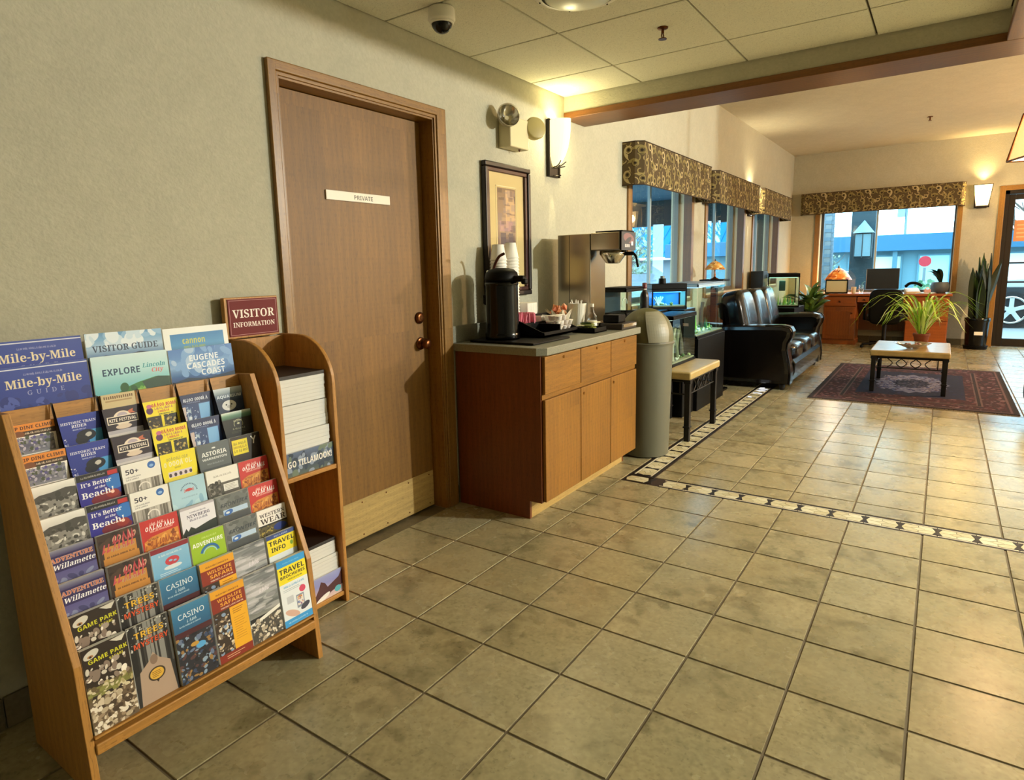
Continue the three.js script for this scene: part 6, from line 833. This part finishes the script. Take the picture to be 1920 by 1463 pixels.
  const b = thing('canopy_building', 'teal flat-roofed building with pale doors across the lot', 'building', [1.3, -0.06, -27]); part('wall', bx(-9, 6, 0, 1.7, -4, 0), std('#5f8a98', 0.8), b); part('roof_band', bx(-9.5, 6.5, 1.7, 2.3, -4.5, 0.6, 0.02), std('#215f80', 0.6), b);
  for (const [a, w, col] of [[-4.6, 1.6, '#6fa4b8'], [-2.2, 1.7, '#d4ece6'], [0.1, 0.9, '#9fd8e0'], [1.2, 0.7, '#bfe4ea'], [2.4, 1.4, '#dfeef0']]) { const dd = part('door', bx(a, a + w, 0, 1.5, 0, 0.06), std(col, 0.6), b); part('door_frame', merge([bx(a - 0.06, a, 0, 1.56, 0, 0.1), bx(a + w, a + w + 0.06, 0, 1.56, 0, 0.1), bx(a, a + w, 1.5, 1.56, 0, 0.1)]), std('#4f7f90', 0.6), dd); }
  part('post', bx(-0.75, -0.6, 0, 1.7, 0.3, 0.45), std('#3f6f80', 0.6), b); part('post', bx(4.3, 4.45, 0, 1.7, 0.3, 0.45), std('#3f6f80', 0.6), b);
  const up = thing('utility_pole', 'thin utility pole above the teal building', 'pole', [0.55, -0.06, -34]); part('pole', cyl(0.05, 0.06, 6, 0, 3, 0, 10), std('#6a8088', 0.8), up); part('transformer', cyl(0.16, 0.16, 0.5, -0.2, 3.6, 0, 14), std('#7a98a4', 0.6), up);
  const sg = thing('red_sign', 'round red sign on a short post outside the window', 'sign', [1.65, -0.06, -23]); part('post', cyl(0.04, 0.04, 1.1, 0, 0.55, 0), std('#5a6a70', 0.6), sg); part('face', cyl(0.17, 0.17, 0.05, 0, 0, 0, 28).rotateX(Math.PI / 2).translate(0, 1.3, 0), std('#a01428', 0.5), sg);
  for (const [x, z, s, lab] of [[1.35, -14.6, 0.5, 'rounded pale green shrub left of the grey pot'], [1.95, -14.9, 0.6, 'rounded pale green shrub behind the desk end'], [2.4, -16, 0.55, 'rounded pale green shrub nearest the parked car']]) { const t = thing('shrub', lab, 'shrub', [x, -0.06, z]); const n = 420, im = new THREE.InstancedMesh(new THREE.CircleGeometry(0.05, 5), std('#6f9c7c', 0.8, { side: THREE.DoubleSide }), n), o = new THREE.Object3D(); for (let i = 0; i < n; i++) { const v = V3(r() - 0.5, r() - 0.5, r() - 0.5).normalize().multiplyScalar(s * (0.75 + 0.25 * r())); o.position.set(v.x, Math.abs(v.y) * 1.3 + 0.15, v.z); o.rotation.set(r() * 6, r() * 6, 0); o.updateMatrix(); im.setMatrixAt(i, o.matrix); } im.name = 'foliage'; im.userData.kind = 'stuff'; im.castShadow = im.receiveShadow = true; t.add(im); part('stem', cyl(0.04, 0.05, 0.5, 0, 0.25, 0, 8), M.leafDark, t); }
  // car
  const k = thing('parked_car', 'silver car with dark lower body parked outside the glass door', 'car', [3.29, -0.06, -14.2]);
  part('body', prism([[-0.62, 0.28], [-0.7, 0.5], [-0.66, 0.86], [-0.4, 0.98], [0.9, 1.02], [3.7, 1.0], [3.86, 0.8], [3.86, 0.3]], 'xy', -1.75, 0.0, 0.06), std('#bac8d0', 0.25, { metalness: 0.2 }), k); part('lower_cladding', prism([[-0.66, 0.24], [-0.7, 0.8], [3.88, 0.8], [3.88, 0.24]], 'xy', -1.76, 0.008, 0.02), std('#20272e', 0.5), k, 'dark lower body');
  part('cabin', prism([[0.5, 1.0], [1.2, 1.45], [3.0, 1.47], [3.7, 1.0]], 'xy', -1.6, -0.12, 0.05), std('#1c2830', 0.1), k, 'dark window band and roof');
  for (const [wx, wz] of [[0, 0.0], [2.75, 0.0], [0, -1.72], [2.75, -1.72]]) { const w = part('wheel', cyl(0.35, 0.35, 0.22, 0, 0, 0, 36).rotateX(Math.PI / 2).translate(wx, 0.35, wz - 0.06), std('#14161a', 0.8), k, 'black tyre'); part('rim', new THREE.TorusGeometry(0.25, 0.022, 10, 36).translate(wx, 0.35, wz + 0.055), M.chrome, w); part('hub', cyl(0.075, 0.075, 0.03, 0, 0, 0, 20).rotateX(Math.PI / 2).translate(wx, 0.35, wz + 0.06), std('#cfd8de', 0.3, { metalness: 0.5 }), w); for (let i = 0; i < 5; i++) { const a = i / 5 * 6.283 + 0.3; part('spoke', box(0.22, 0.075, 0.02, 0.13, 0, 0, 0.008).rotateZ(a).translate(wx, 0.35, wz + 0.056), std('#cfd8de', 0.3, { metalness: 0.5 }), w); } }
}
// ---------------------------------------------------------------- hanging lanterns of the lobby: one in view, the others over the counter to the right
pendant('lit amber glass pendant lantern hanging in the lobby', [2.67, 2.105, -4.0], 3, '#ffd09a');
pendant('lit amber glass pendant lantern over the reception side, outside the picture', [5.2, 2.27, -3.2], 88, '#f3f4ea', 1.0);
pendant('lit amber glass pendant lantern nearer the entrance side, outside the picture', [5.4, 2.16, -7.2], 52, '#ffcf98', 1.3);

renderer.render(scene, camera);
